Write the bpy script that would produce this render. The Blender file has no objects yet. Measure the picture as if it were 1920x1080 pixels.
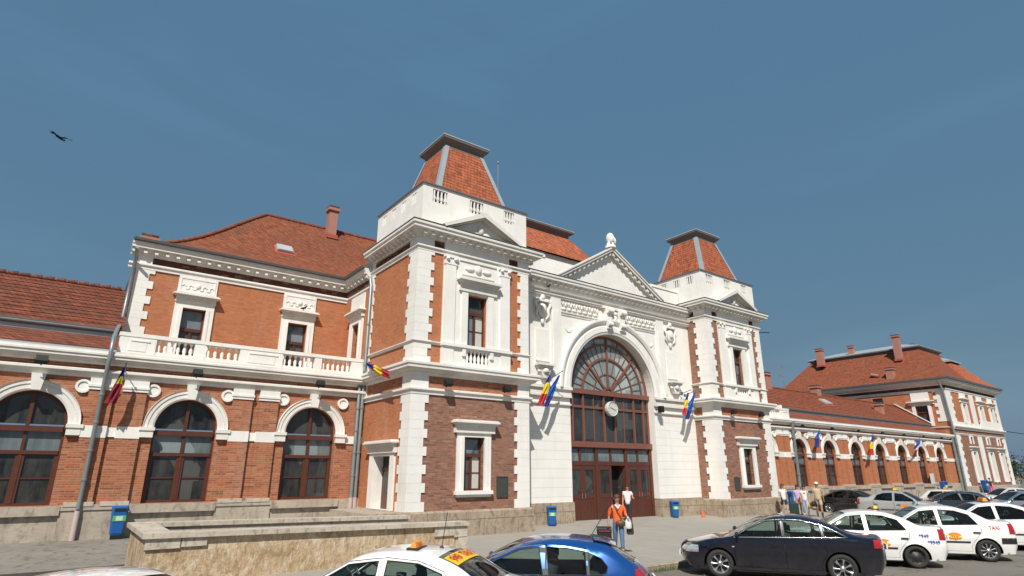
import bpy, bmesh, math, random
from math import sin, cos, pi, radians, sqrt, atan2, hypot
from mathutils import Vector, Matrix
from mathutils.geometry import delaunay_2d_cdt
random.seed(7)
scn = bpy.context.scene
COL = scn.collection

# ------------------------------------------------------------------ objects
def tag(o, label=None, cat=None, group=None, kind=None):
    if label: o['label'] = label
    if cat: o['category'] = cat
    if group: o['group'] = group
    if kind: o['kind'] = kind
    return o
def empty(name, loc=(0, 0, 0), rz=0.0):
    o = bpy.data.objects.new(name, None)
    o.empty_display_size = .3
    COL.objects.link(o); o.location = loc; o.rotation_euler = (0, 0, rz)
    return o
class MB:
    def __init__(s): s.v = []; s.f = []; s.m = []; s.sm = []
    def add(s, pts): 
        n = len(s.v); s.v += [tuple(p) for p in pts]; return n
    def face(s, pts, m=0, smooth=False):
        n = s.add(pts); s.f.append(tuple(range(n, n + len(pts)))); s.m.append(m); s.sm.append(smooth)
    def grid(s, rows, m=0, smooth=False, closeu=False, flip=False):
        n = len(s.v); W = len(rows[0])
        for r in rows: s.v += [tuple(p) for p in r]
        for i in range(len(rows) - 1):
            for j in range(W if closeu else W - 1):
                k = (j + 1) % W
                q = (n + i*W + j, n + i*W + k, n + (i+1)*W + k, n + (i+1)*W + j)
                s.f.append(q[::-1] if flip else q); s.m.append(m); s.sm.append(smooth)
    def box(s, fr, u0, u1, w0, w1, z0, z1, m=0):
        if u0 > u1: u0, u1 = u1, u0
        if w0 > w1: w0, w1 = w1, w0
        c = [fr(u, w, z) for z in (z0, z1) for (u, w) in ((u0, w0), (u1, w0), (u1, w1), (u0, w1))]
        n = s.add(c)
        for q in ((0,1,2,3), (7,6,5,4), (0,4,5,1), (1,5,6,2), (2,6,7,3), (3,7,4,0)):
            s.f.append(tuple(n + i for i in q)); s.m.append(m); s.sm.append(False)
    def prism(s, fr, poly, w0, w1, m=0):   # poly in (u,z), extruded along w
        n = s.add([fr(u, w0, z) for u, z in poly] + [fr(u, w1, z) for u, z in poly]); k = len(poly)
        s.f.append(tuple(range(n, n + k))); s.f.append(tuple(range(n + 2*k - 1, n + k - 1, -1))); s.m += [m, m]; s.sm += [False]*2
        for i in range(k):
            j = (i + 1) % k
            s.f.append((n + j, n + i, n + k + i, n + k + j)); s.m.append(m); s.sm.append(False)
    def lathe(s, c, prof, n=10, m=0, smooth=True):
        rows = [[(c[0] + r*cos(2*pi*i/n), c[1] + r*sin(2*pi*i/n), c[2] + z) for i in range(n)] for r, z in prof]
        s.grid(rows, m, smooth, closeu=True)
        if prof[-1][0] > 1e-4: s.face(rows[-1], m)
        if prof[0][0] > 1e-4: s.face(rows[0][::-1], m)
    def tube(s, pts, r, n=8, m=0, cap=True, smooth=True):
        pts = [Vector(p) for p in pts]; rows = []
        rr = r if isinstance(r, (list, tuple)) else [r]*len(pts)
        up = Vector((0, 0, 1)); pa = None
        for i, p in enumerate(pts):
            d = (pts[min(i+1, len(pts)-1)] - pts[max(i-1, 0)]).normalized()
            if pa is None:
                pa = d.cross(up if abs(d.z) < .95 else Vector((1, 0, 0))).normalized()
            else:
                pa = (pa - d*pa.dot(d)).normalized()
            b = d.cross(pa)
            rows.append([p + (pa*cos(2*pi*k/n) + b*sin(2*pi*k/n))*rr[i] for k in range(n)])
        s.grid(rows, m, smooth, closeu=True)
        if cap: s.face(rows[0][::-1], m); s.face(rows[-1], m)
    def sphere(s, c, r, n=10, m=0, sc=(1, 1, 1)):
        rows = []
        k = max(5, n//2 + 1)
        for i in range(k + 1):
            a = -pi/2 + pi*i/k
            rows.append([(c[0] + r*sc[0]*max(cos(a), 1e-3)*cos(2*pi*j/n), c[1] + r*sc[1]*max(cos(a), 1e-3)*sin(2*pi*j/n), c[2] + r*sc[2]*sin(a)) for j in range(n)])
        s.grid(rows, m, True, closeu=True)
    def sweep(s, path, prof, m=0, closed=False):   # path in plan, prof (w outward, z)
        P = [Vector((p[0], p[1])) for p in path]; n = len(P); rows = []
        for i in range(n):
            if closed: d0 = (P[i] - P[i-1]).normalized(); d1 = (P[(i+1) % n] - P[i]).normalized()
            else:
                d0 = (P[i] - P[max(i-1, 0)]).normalized() if i > 0 else (P[1] - P[0]).normalized()
                d1 = (P[i+1] - P[i]).normalized() if i < n-1 else d0
            n0 = Vector((d0.y, -d0.x)); n1 = Vector((d1.y, -d1.x))
            b = (n0 + n1).normalized(); b = b / max(.3, b.dot(n0))
            rows.append([(P[i].x + b.x*w, P[i].y + b.y*w, z) for w, z in prof])
        if closed: rows.append(rows[0])
        s.grid(rows, m, False, closeu=True, flip=True)
        if not closed: s.face(rows[0], m); s.face(rows[-1][::-1], m)
    def build(s, name, mats, parent=None, label=None):
        me = bpy.data.meshes.new(name)
        me.from_pydata(s.v, [], s.f)
        if not isinstance(mats, (list, tuple)): mats = [mats]
        for mt in mats: me.materials.append(mt)
        me.polygons.foreach_set('material_index', s.m)
        me.polygons.foreach_set('use_smooth', s.sm)
        me.update()
        o = bpy.data.objects.new(name, me); COL.objects.link(o)
        if parent: o.parent = parent
        if label: o['label'] = label
        return o
def weld(o, d=.0005):
    bm = bmesh.new(); bm.from_mesh(o.data)
    bmesh.ops.remove_doubles(bm, verts=bm.verts, dist=d)
    bmesh.ops.recalc_face_normals(bm, faces=bm.faces)
    bm.to_mesh(o.data); bm.free(); return o
def WF(u, w, z): return (u, w, z)
def front(y0): return lambda u, w, z: (u, y0 - w, z)         # wall seen from -Y; w outward
def left(x0): return lambda u, w, z: (x0 - w, -u, z)          # wall seen from -X; u = -y
def right(x0): return lambda u, w, z: (x0 + w, u, z)          # wall seen from +X; u = y
def copy_tree(o, parent=None):
    c = o.copy(); COL.objects.link(c); c.parent = parent
    for ch in list(o.children): copy_tree(ch, c)
    return c

# ------------------------------------------------------------------ materials
class NT:
    def __init__(s, name):
        s.mat = bpy.data.materials.new(name); s.mat.use_nodes = True
        s.t = s.mat.node_tree; s.n = s.t.nodes; s.b = s.n['Principled BSDF']; s._pos = None
    def link(s, a, b): s.t.links.new(a, b)
    def node(s, typ, **kw):
        n = s.n.new(typ)
        for k, v in kw.items():
            if k.startswith('i_'): n.inputs[k[2:].replace('_', ' ')].default_value = v
            else: setattr(n, k, v)
        return n
    def pos(s, obj=False):
        if obj: return s.node('ShaderNodeTexCoord').outputs['Object']
        if not s._pos: s._pos = s.node('ShaderNodeNewGeometry').outputs['Position']
        return s._pos
    def math(s, op, a, b=None, c=None):
        n = s.node('ShaderNodeMath', operation=op)
        for i, x in enumerate((a, b, c)):
            if x is None: continue
            if hasattr(x, 'links'): s.link(x, n.inputs[i])
            else: n.inputs[i].default_value = x
        return n.outputs[0]
    def noise(s, vec, scale, detail=3, rough=.55, dist=0):
        n = s.node('ShaderNodeTexNoise'); n.inputs['Scale'].default_value = scale
        n.inputs['Detail'].default_value = detail; n.inputs['Roughness'].default_value = rough; n.inputs['Distortion'].default_value = dist
        s.link(vec, n.inputs['Vector']); return n.outputs['Fac']
    def ramp(s, fac, a, b, lo=0., hi=1.):
        n = s.node('ShaderNodeMapRange'); n.inputs['From Min'].default_value = a; n.inputs['From Max'].default_value = b
        n.inputs['To Min'].default_value = lo; n.inputs['To Max'].default_value = hi
        s.link(fac, n.inputs['Value']); return n.outputs[0]
    def mix(s, fac, a, b, bt='MIX'):
        n = s.node('ShaderNodeMix', data_type='RGBA', blend_type=bt)
        for k, x in ((0, fac), (6, a), (7, b)):
            if hasattr(x, 'links'): s.link(x, n.inputs[k])
            else: n.inputs[k].default_value = x if k == 0 else (tuple(x) + (1,) if len(x) == 3 else x)
        return n.outputs[2]
    def scale(s, vec, sc):
        n = s.node('ShaderNodeVectorMath', operation='MULTIPLY'); s.link(vec, n.inputs[0]); n.inputs[1].default_value = sc; return n.outputs[0]
    def bump(s, h, strength=.3, dist=.02):
        n = s.node('ShaderNodeBump'); n.inputs['Strength'].default_value = strength; n.inputs['Distance'].default_value = dist
        s.link(h, n.inputs['Height']); s.link(n.outputs[0], s.b.inputs['Normal'])
    def col(s, c): s.link(c, s.b.inputs['Base Color']) if hasattr(c, 'links') else setattr(s.b.inputs['Base Color'], 'default_value', tuple(c) + (1,))
    def set(s, **kw):
        for k, v in kw.items(): s.b.inputs[k.replace('_', ' ')].default_value = v
    def uz(s, kz=1.0):   # wall coordinates (x + y, z)
        sp = s.node('ShaderNodeSeparateXYZ'); s.link(s.pos(), sp.inputs[0])
        cb = s.node('ShaderNodeCombineXYZ'); s.link(s.math('ADD', sp.outputs[0], sp.outputs[1]), cb.inputs[0])
        s.link(s.math('MULTIPLY', sp.outputs[2], kz), cb.inputs[1]); return cb.outputs[0], sp.outputs[2]
MATS = {}
def flat(name, c, rough=.5, metal=0., var=.12, scale=4., spec=.5, coat=0., bump=0.):
    if name in MATS: return MATS[name]
    m = NT(name); v = m.noise(m.pos(True), scale, 4)
    m.col(m.mix(v, [x*(1-var) for x in c], [min(1, x*(1+var)) for x in c]))
    m.set(Roughness=rough, Metallic=metal, Specular_IOR_Level=spec, Coat_Weight=coat)
    if coat: m.set(Coat_Roughness=.03)
    if bump: m.bump(v, bump, .01)
    MATS[name] = m.mat; return m.mat
def brick(name, c1, c2, mortar, stain, amt=.5, msz=.007, rowh=.078, bw=.27, mst=.8, var=.8):
    m = NT(name); vec, z = m.uz()
    b = m.node('ShaderNodeTexBrick'); m.link(vec, b.inputs['Vector'])
    b.inputs['Scale'].default_value = 1; b.inputs['Brick Width'].default_value = bw; b.inputs['Row Height'].default_value = rowh
    b.inputs['Mortar Size'].default_value = msz; b.inputs['Mortar Smooth'].default_value = .4; b.inputs['Bias'].default_value = -.1
    b.inputs['Color1'].default_value = c1 + (1,); b.inputs['Color2'].default_value = c2 + (1,); b.inputs['Mortar'].default_value = mortar + (1,)
    n1 = m.noise(m.pos(), 1.3, 5, .6); n2 = m.noise(m.scale(m.pos(), (6, 6, 13)), 1.0, 4, .7)
    n3 = m.noise(m.scale(m.pos(), (.9, .9, .25)), 1.6, 4, .6)
    vr = m.node('ShaderNodeTexWhiteNoise', noise_dimensions='2D'); fl = m.node('ShaderNodeVectorMath', operation='FLOOR'); m.link(m.scale(vec, (1/bw, 1/rowh, 0)), fl.inputs[0]); m.link(fl.outputs[0], vr.inputs['Vector'])
    c = m.mix(m.ramp(n1, .35, .75, 0, amt), b.outputs['Color'], stain)
    c = m.mix(m.math('MULTIPLY', m.ramp(vr.outputs['Value'], .80, .95, 0, .6*var), m.math('SUBTRACT', 1.0, b.outputs['Fac'])), c, [x*.35 for x in c2]); c = m.mix(m.math('MULTIPLY', m.ramp(vr.outputs['Value'], .12, .0, 0, .5*var), m.math('SUBTRACT', 1.0, b.outputs['Fac'])), c, (.50, .36, .26))
    c = m.mix(m.ramp(n2, .3, .72, .0, .55), c, m.mix(.5, c, (.02, .01, .008)), 'MIX')
    c = m.mix(m.ramp(n3, .55, .8, 0, .25), c, (.45, .40, .36))
    n4 = m.noise(m.scale(m.pos(), (3.6, 3.6, 9)), 2.0, 3, .6)
    c = m.mix(m.ramp(n4, .66, .74, 0, .35), c, (.5, .43, .36))
    m.col(c); m.set(Roughness=.9, Specular_IOR_Level=.2)
    m.bump(m.math('SUBTRACT', n2, m.math('MULTIPLY', b.outputs['Fac'], mst)), .5, .012)
    MATS[name] = m.mat; return m.mat
def plaster(name, c, dirt, amt=.35, joints=0):
    m = NT(name); p = m.pos()
    n1 = m.noise(p, .9, 6, .65); n2 = m.noise(m.scale(p, (3.2, 3.2, .35)), 1.0, 5, .7); n3 = m.noise(p, 14, 3)
    c_ = m.mix(m.ramp(n1, .42, .8, 0, amt), c, dirt)
    c_ = m.mix(m.ramp(n2, .55, .85, 0, amt*1.3), c_, [x*.8 for x in dirt])
    c_ = m.mix(m.ramp(n3, .6, .8, 0, .12), c_, dirt)
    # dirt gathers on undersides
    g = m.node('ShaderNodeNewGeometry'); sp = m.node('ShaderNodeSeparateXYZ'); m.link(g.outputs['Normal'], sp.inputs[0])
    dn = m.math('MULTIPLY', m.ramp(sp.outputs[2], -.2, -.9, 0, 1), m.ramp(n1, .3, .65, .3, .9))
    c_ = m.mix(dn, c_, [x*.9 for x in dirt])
    h = n3
    if joints:
        sp2 = m.node('ShaderNodeSeparateXYZ'); m.link(p, sp2.inputs[0])
        fr = m.math('FRACT', m.math('DIVIDE', sp2.outputs[2], joints))
        j = m.math('LESS_THAN', fr, .07)
        c_ = m.mix(m.math('MULTIPLY', j, .22), c_, [x*.5 for x in dirt])
        h = m.math('SUBTRACT', n3, m.math('MULTIPLY', j, 1.4))
    m.col(c_); m.set(Roughness=.75, Specular_IOR_Level=.3); m.bump(h, .35, .01)
    MATS[name] = m.mat; return m.mat
def tiles(name, c1, c2, moss, kz=1.5, amt=.5):
    m = NT(name); vec, z = m.uz(kz)
    wob = m.node('ShaderNodeTexNoise'); wob.inputs['Scale'].default_value = 1.4; wob.inputs['Detail'].default_value = 4; m.link(m.pos(), wob.inputs['Vector'])
    va = m.node('ShaderNodeVectorMath', operation='MULTIPLY_ADD'); m.link(wob.outputs['Color'], va.inputs[0]); va.inputs[1].default_value = (.10, .10, 0); m.link(vec, va.inputs[2]); vec = va.outputs[0]
    b = m.node('ShaderNodeTexBrick'); m.link(vec, b.inputs['Vector']); b.inputs['Scale'].default_value = 1
    b.inputs['Brick Width'].default_value = .18; b.inputs['Row Height'].default_value = .19; b.inputs['Mortar Size'].default_value = .012
    b.inputs['Mortar Smooth'].default_value = .8
    b.inputs['Color1'].default_value = c1 + (1,); b.inputs['Color2'].default_value = c2 + (1,); b.inputs['Mortar'].default_value = tuple(x*.3 for x in c2) + (1,)
    sp = m.node('ShaderNodeSeparateXYZ'); m.link(vec, sp.inputs[0])
    row = m.math('FRACT', m.math('DIVIDE', sp.outputs[1], .19))
    n1 = m.noise(m.pos(), .8, 6, .7); n2 = m.noise(m.scale(m.pos(), (5, 5, 6)), 1., 4, .75)
    c = m.mix(m.ramp(row, .0, .35, .5, 0), b.outputs['Color'], [x*.3 for x in c2])
    vr = m.node('ShaderNodeTexWhiteNoise', noise_dimensions='2D'); fl = m.node('ShaderNodeVectorMath', operation='FLOOR'); m.link(m.scale(vec, (1/.18, 1/.19, 0)), fl.inputs[0]); m.link(fl.outputs[0], vr.inputs['Vector'])
    c = m.mix(m.ramp(vr.outputs['Value'], .72, 1., 0, .55), c, [x*.4 for x in c2]); c = m.mix(m.ramp(vr.outputs['Value'], .0, .18, .35, 0), c, [min(1, x*1.5) for x in c1])
    c = m.mix(m.ramp(n2, .3, .75, 0, .7), c, m.mix(.6, c, (.04, .02, .015)))
    c = m.mix(m.ramp(n1, .45, .7, 0, amt), c, moss)
    m.col(c); m.set(Roughness=.85, Specular_IOR_Level=.25)
    m.bump(m.math('ADD', m.math('SUBTRACT', row, b.outputs['Fac']), m.math('MULTIPLY', n2, 1.2)), .7, .03)
    MATS[name] = m.mat; return m.mat
def stone(name, c1, c2, c3, sc=1., bump=.6, blocks=False, vert=2.2):
    m = NT(name); p = m.pos()
    n1 = m.noise(p, 1.1*sc, 7, .7, .6); n2 = m.noise(m.scale(p, (1, 1, vert)), 5*sc, 6, .75); n3 = m.noise(m.scale(p, (2.5, 2.5, .5)), 1.6*sc, 5, .7)
    c = m.mix(m.ramp(n1, .32, .68), c1, c2)
    c = m.mix(m.ramp(n2, .5, .72, 0, .8), c, c3)
    c = m.mix(m.ramp(n3, .52, .75, 0, .6), c, [x*.45 for x in c2])
    n4 = m.noise(m.scale(p, (1.6, 1.6, .8)), 4.2*sc, 3, .6, .4); c = m.mix(m.ramp(n4, .54, .66, 0, .6), c, [x*.34 for x in c1])
    h = m.math('ADD', n2, m.math('MULTIPLY', n1, .6))
    if blocks:
        vec, z = m.uz()
        b = m.node('ShaderNodeTexBrick'); m.link(vec, b.inputs['Vector']); b.inputs['Scale'].default_value = 1
        b.inputs['Brick Width'].default_value = blocks[0]; b.inputs['Row Height'].default_value = blocks[1]; b.inputs['Mortar Size'].default_value = .012
        c = m.mix(m.math('MULTIPLY', b.outputs['Fac'], .6), c, [x*.3 for x in c2])
        h = m.math('SUBTRACT', h, b.outputs['Fac'])
    m.col(c); m.set(Roughness=.9, Specular_IOR_Level=.2); m.bump(h, bump, .03)
    MATS[name] = m.mat; return m.mat

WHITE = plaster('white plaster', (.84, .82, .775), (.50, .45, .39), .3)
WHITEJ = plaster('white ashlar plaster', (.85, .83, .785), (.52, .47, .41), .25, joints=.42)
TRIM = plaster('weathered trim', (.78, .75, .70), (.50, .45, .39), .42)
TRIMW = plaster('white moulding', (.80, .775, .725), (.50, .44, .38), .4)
BR_O = brick('orange brick', (.60, .235, .112), (.50, .19, .088), (.46, .20, .11), (.42, .165, .085), .6, msz=.005, var=.3)
BR_R = brick('red brick', (.54, .190, .088), (.35, .115, .06), (.46, .29, .20), (.44, .18, .10), .5, msz=.011, mst=1.4)
BR_B = brick('brown brick', (.40, .19, .125), (.24, .11, .075), (.32, .21, .165), (.30, .155, .11), .55, msz=.01)
BR_D = brick('dark brown brick', (.15, .055, .038), (.11, .042, .032), (.12, .06, .045), (.14, .06, .045), .4)
TILE = tiles('red roof tiles', (.40, .118, .058), (.29, .082, .042), (.23, .10, .06), amt=.35)
TILEO = tiles('orange tower tiles', (.64, .19, .09), (.48, .14, .07), (.42, .15, .085), kz=1.05, amt=.2)
TILED = tiles('old mossy roof tiles', (.32, .095, .05), (.21, .062, .038), (.12, .06, .042), amt=.75)
ZINC = flat('zinc sheet', (.46, .49, .50), .45, .35, .15, 3)
ZINCD = flat('dark zinc gutter', (.16, .165, .165), .5, .3, .25, 3)
PLINTH = stone('limestone plinth', (.44, .355, .27), (.31, .235, .17), (.52, .44, .35), .9, .6, blocks=(1.7, .62))
PLINTHL = stone('pale plinth', (.50, .43, .35), (.38, .33, .27), (.28, .24, .20), .7, .3)
TRAV = stone('rough travertine', (.72, .56, .38), (.38, .24, .12), (.84, .78, .68), 1.6, 1.8, vert=.45)
COPE = stone('coping stone', (.60, .53, .44), (.48, .41, .33), (.38, .32, .25), 1., .3)
WOOD = flat('brown window wood', (.10, .032, .02), .4, 0, .3, 6)
WOODR = flat('red brown glazing bars', (.21, .082, .058), .42, 0, .25, 6)
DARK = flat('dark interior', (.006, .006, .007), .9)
CURT = flat('pale curtain', (.5, .5, .47), .9, 0, .2, 9)
BLACK = flat('black metal', (.008, .008, .009), .65)
PIPE = flat('galvanised pipe', (.27, .31, .32), .4, .4, .2, 3)
PINKP = flat('pinkish painted pipe', (.50, .40, .37), .6)
def pane_mat(name, c, c2, rough=.06, sc=1.2, spec=.5):
    m = NT(name); n = m.noise(m.pos(), sc, 5, .65); n2 = m.noise(m.scale(m.pos(), (5, 5, 1.2)), 1.0, 3, .6)
    vo = m.node('ShaderNodeTexVoronoi', distance='CHEBYCHEV'); vo.inputs['Scale'].default_value = .85; m.link(m.scale(m.pos(), (1, 1, .7)), vo.inputs['Vector']); sv = m.node('ShaderNodeSeparateColor'); m.link(vo.outputs['Color'], sv.inputs[0])  # blocky cells paint reflections of buildings opposite into the pane colour
    cc = m.mix(m.ramp(m.math('MULTIPLY', m.math('ADD', n, n2), .5), .38, .62), c, c2); m.col(m.mix(m.ramp(sv.outputs[0], .45, .95, 0, .75), cc, [min(1, x*1.5 + .015) for x in c2])); m.set(Roughness=rough, Specular_IOR_Level=spec)
    n3 = m.noise(m.pos(), 1.7, 2); m.bump(n3, .04, .05)
    MATS[name] = m.mat; return m.mat
GL_D = pane_mat('dark window glass', (.012, .013, .015), (.055, .055, .05))
GL_M = pane_mat('hazy window glass', (.10, .125, .13), (.17, .20, .205), .12)
GL_F = pane_mat('grey green fan glass', (.17, .22, .22), (.29, .35, .345), .12, .8)
GL_U = pane_mat('blue grey glass', (.04, .055, .07), (.14, .17, .19), .08)
# ------------------------------------------------------------------ building helpers
def wall(mb, fr, u0, u1, z0, z1, ops=(), w=0., depth=.3, m=0, mr=None, N=20):
    mr = m if mr is None else mr
    q = lambda a, b, c, d: mb.face([fr(a, w, c), fr(b, w, c), fr(b, w, d), fr(a, w, d)], m)
    cur = u0
    for op in sorted(ops, key=lambda o: o[1] if o[0] == 'r' else o[1] - o[2]):
        if op[0] == 'r':
            _, a, b, za, zb = op
            q(cur, a, z0, z1)
            if za > z0 + 1e-4: q(a, b, z0, za)
            if zb < z1 - 1e-4: q(a, b, zb, z1)
            P = [(a, za), (a, zb), (b, zb), (b, za)]
        else:
            _, c, r, za, zs = op; a, b = c - r, c + r
            q(cur, a, z0, z1)
            if za > z0 + 1e-4: q(a, b, z0, za)
            arc = [(c - r*cos(pi*i/N), zs + r*sin(pi*i/N)) for i in range(N + 1)]
            for (p0, p1) in zip(arc, arc[1:]):
                mb.face([fr(p0[0], w, p0[1]), fr(p1[0], w, p1[1]), fr(p1[0], w, z1), fr(p0[0], w, z1)], m)
            P = [(a, za)] + arc + [(b, za)]
        if za > z0 + 1e-4: P.append(P[0])
        for p0, p1 in zip(P, P[1:]):
            mb.face([fr(p0[0], w, p0[1]), fr(p0[0], w - depth, p0[1]), fr(p1[0], w - depth, p1[1]), fr(p1[0], w, p1[1])], mr)
        cur = b
    q(cur, u1, z0, z1)
def arcsweep(mb, fr, c, zs, prof, a0=0., a1=pi, N=28, m=0):   # prof: (r, w)
    rows = []
    for i in range(N + 1):
        a = a0 + (a1 - a0)*i/N
        rows.append([fr(c - r*cos(a), w, zs + r*sin(a)) for r, w in prof])
    mb.grid(rows, m, False, closeu=True)
    mb.face(rows[0][::-1], m); mb.face(rows[-1], m)
def arcfill(mb, fr, c, zs, r, w, m=0, N=28):
    mb.face([fr(c + r*cos(pi*i/N), w, zs + r*sin(pi*i/N)) for i in range(N + 1)], m)
def hood(fr, ua, ub, z0, z1, p, parent, name='window_hood', mat=None, cons=False):
    mb = MB(); e = (z1 - z0)
    mb.box(fr, ua + .12, ub - .12, 0, p*.45, z0 - e*.9, z0)
    for k, (pw, za, zb) in enumerate(((.62, z0, z0 + e*.4), (.82, z0 + e*.4, z0 + e*.7), (1., z0 + e*.7, z1))):
        g = (1 - pw)*p
        mb.box(fr, ua + g, ub - g, 0, p*pw, za, zb)
    mb.prism(fr, [(ua + .02, z1), (ub - .02, z1), (ub - .1, z1 + .05), (ua + .1, z1 + .05)], 0, p*.9)
    return mb.build(name, mat or TRIM, parent)
def window_rect(fr, a, b, za, zb, parent, w=-.24, tr=.68, mull=1, glass=None, gtop=None, curtain=False, name='window', bars=True):
    f = MB(); t = .075; d = .07
    f.box(fr, a, a + t, w - d, w, za, zb); f.box(fr, b - t, b, w - d, w, za, zb)
    f.box(fr, a + t, b - t, w - d, w, zb - t, zb); f.box(fr, a + t, b - t, w - d, w, za, za + t)
    zt = za + (zb - za)*tr
    f.box(fr, a + t, b - t, w - d, w + .05, zt - .07, zt + .07)
    if mull:
        c = (a + b)/2; f.box(fr, c - .05, c + .05, w - d, w + .02, za + t, zt - .07)
        if bars:
            zm = (za + zt)/2; f.box(fr, a + t, c - .05, w - d + .02, w - .015, zm - .018, zm + .018); f.box(fr, c + .05, b - t, w - d + .02, w - .015, zm - .018, zm + .018)
    o = f.build(name, WOOD, parent)
    p = MB(); p.box(fr, a + .02, b - .02, w - .055, w - .045, za + .02, zt); p.build('pane', glass or GL_D, o)
    p = MB(); p.box(fr, a + .02, b - .02, w - .056, w - .046, zt + .01, zb - .02); p.build('pane', gtop or GL_U, o)
    if curtain:
        p = MB(); c = (a + b)/2
        rows = [[fr(c + .1 + (b - t - c - .1)*i/8, w - .044 + .004*(i % 2), z) for i in range(9)] for z in (za + t, zt - .07)]
        p.grid(rows); p.build('curtain', CURT, o)
    return o
def surround(fr, a, b, za, zb, wd, p, parent, mat=None, name='window_surround', sill=True, top=True):
    mb = MB()
    mb.box(fr, a - wd, a, 0, p, za, zb); mb.box(fr, b, b + wd, 0, p, za, zb)
    if top: mb.box(fr, a - wd, b + wd, 0, p, zb, zb + wd*.9)
    mb.box(fr, a - wd*.45, a, p, p + .03, za, zb); mb.box(fr, b, b + wd*.45, p, p + .03, za, zb)
    if sill:
        mb.box(fr, a - wd - .06, b + wd + .06, 0, p + .1, za - .14, za - .001)
        mb.box(fr, a - wd, b + wd, 0, p + .03, za - .24, za - .141)
    return mb.build(name, mat or WHITE, parent)
def quoins(mb, fr, u0, sgn, z0, z1, L=(.80, .64), h=.335, p=.045):
    k = 0; z = z0
    while z < z1 - .02:
        zz = min(z + h, z1); l = L[k % 2]
        mb.box(fr, u0, u0 + sgn*l, 0, p, z, zz - .006); mb.box(fr, u0, u0 + sgn*l, 0, p - .008, zz - .006, zz)
        z = zz; k += 1
def modillions(mb, path, w0, w1, z0, z1, wd, pitch, m=0, ends=.1):
    for (p, q) in zip(path, path[1:]):
        P, Q = Vector(p), Vector(q); L = (Q - P).length; d = (Q - P)/L; n = Vector((d.y, -d.x))
        k = max(1, int((L - 2*ends)/pitch))
        for i in range(k + 1):
            s = ends + (L - 2*ends)*i/k
            fr = lambda u, w, z: (P.x + d.x*u + n.x*w, P.y + d.y*u + n.y*w, z)
            mb.box(fr, s - wd/2, s + wd/2, w0, w1, z0, z1, m)
            mb.box(fr, s - wd/2 + .02, s + wd/2 - .02, w0, w0 + (w1 - w0)*.6, z0 - .05, z0, m)
def prof_cornice(zb, zt, over, back=0.):
    h = zt - zb
    return [(back, zb), (over*.18, zb), (over*.22, zb + h*.18), (over*.55, zb + h*.30), (over*.62, zb + h*.42), (over*.9, zb + h*.5),
            (over*.9, zb + h*.68), (over, zb + h*.78), (over, zb + h*.96), (over*.93, zt), (back, zt + .03)]
def prof_string(zb, zt, over):
    h = zt - zb
    return [(0, zb), (over*.45, zb), (over*.5, zb + h*.35), (over*.8, zb + h*.5), (over, zb + h*.65), (over, zb + h*.92), (over*.8, zt), (0, zt + .01)]
def baluster(mb, x, y, z0, z1, r=.06, n=8):
    h = z1 - z0
    mb.lathe((x, y, z0), [(r*.9, 0), (r*.9, h*.08), (r*.5, h*.12), (r*.95, h*.32), (r*.8, h*.5), (r*.38, h*.72), (r*.5, h*.78), (r*.85, h*.9), (r*.9, h*.92), (r*.9, h)], n)

# ================================================================== STATION
ST = tag(empty('station_building'), 'long brick and white plaster railway station with two square corner towers and an arched entrance', 'railway station')
XA, XB, YT = 10.62, 16.43, -4.52
GW = .24
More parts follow.
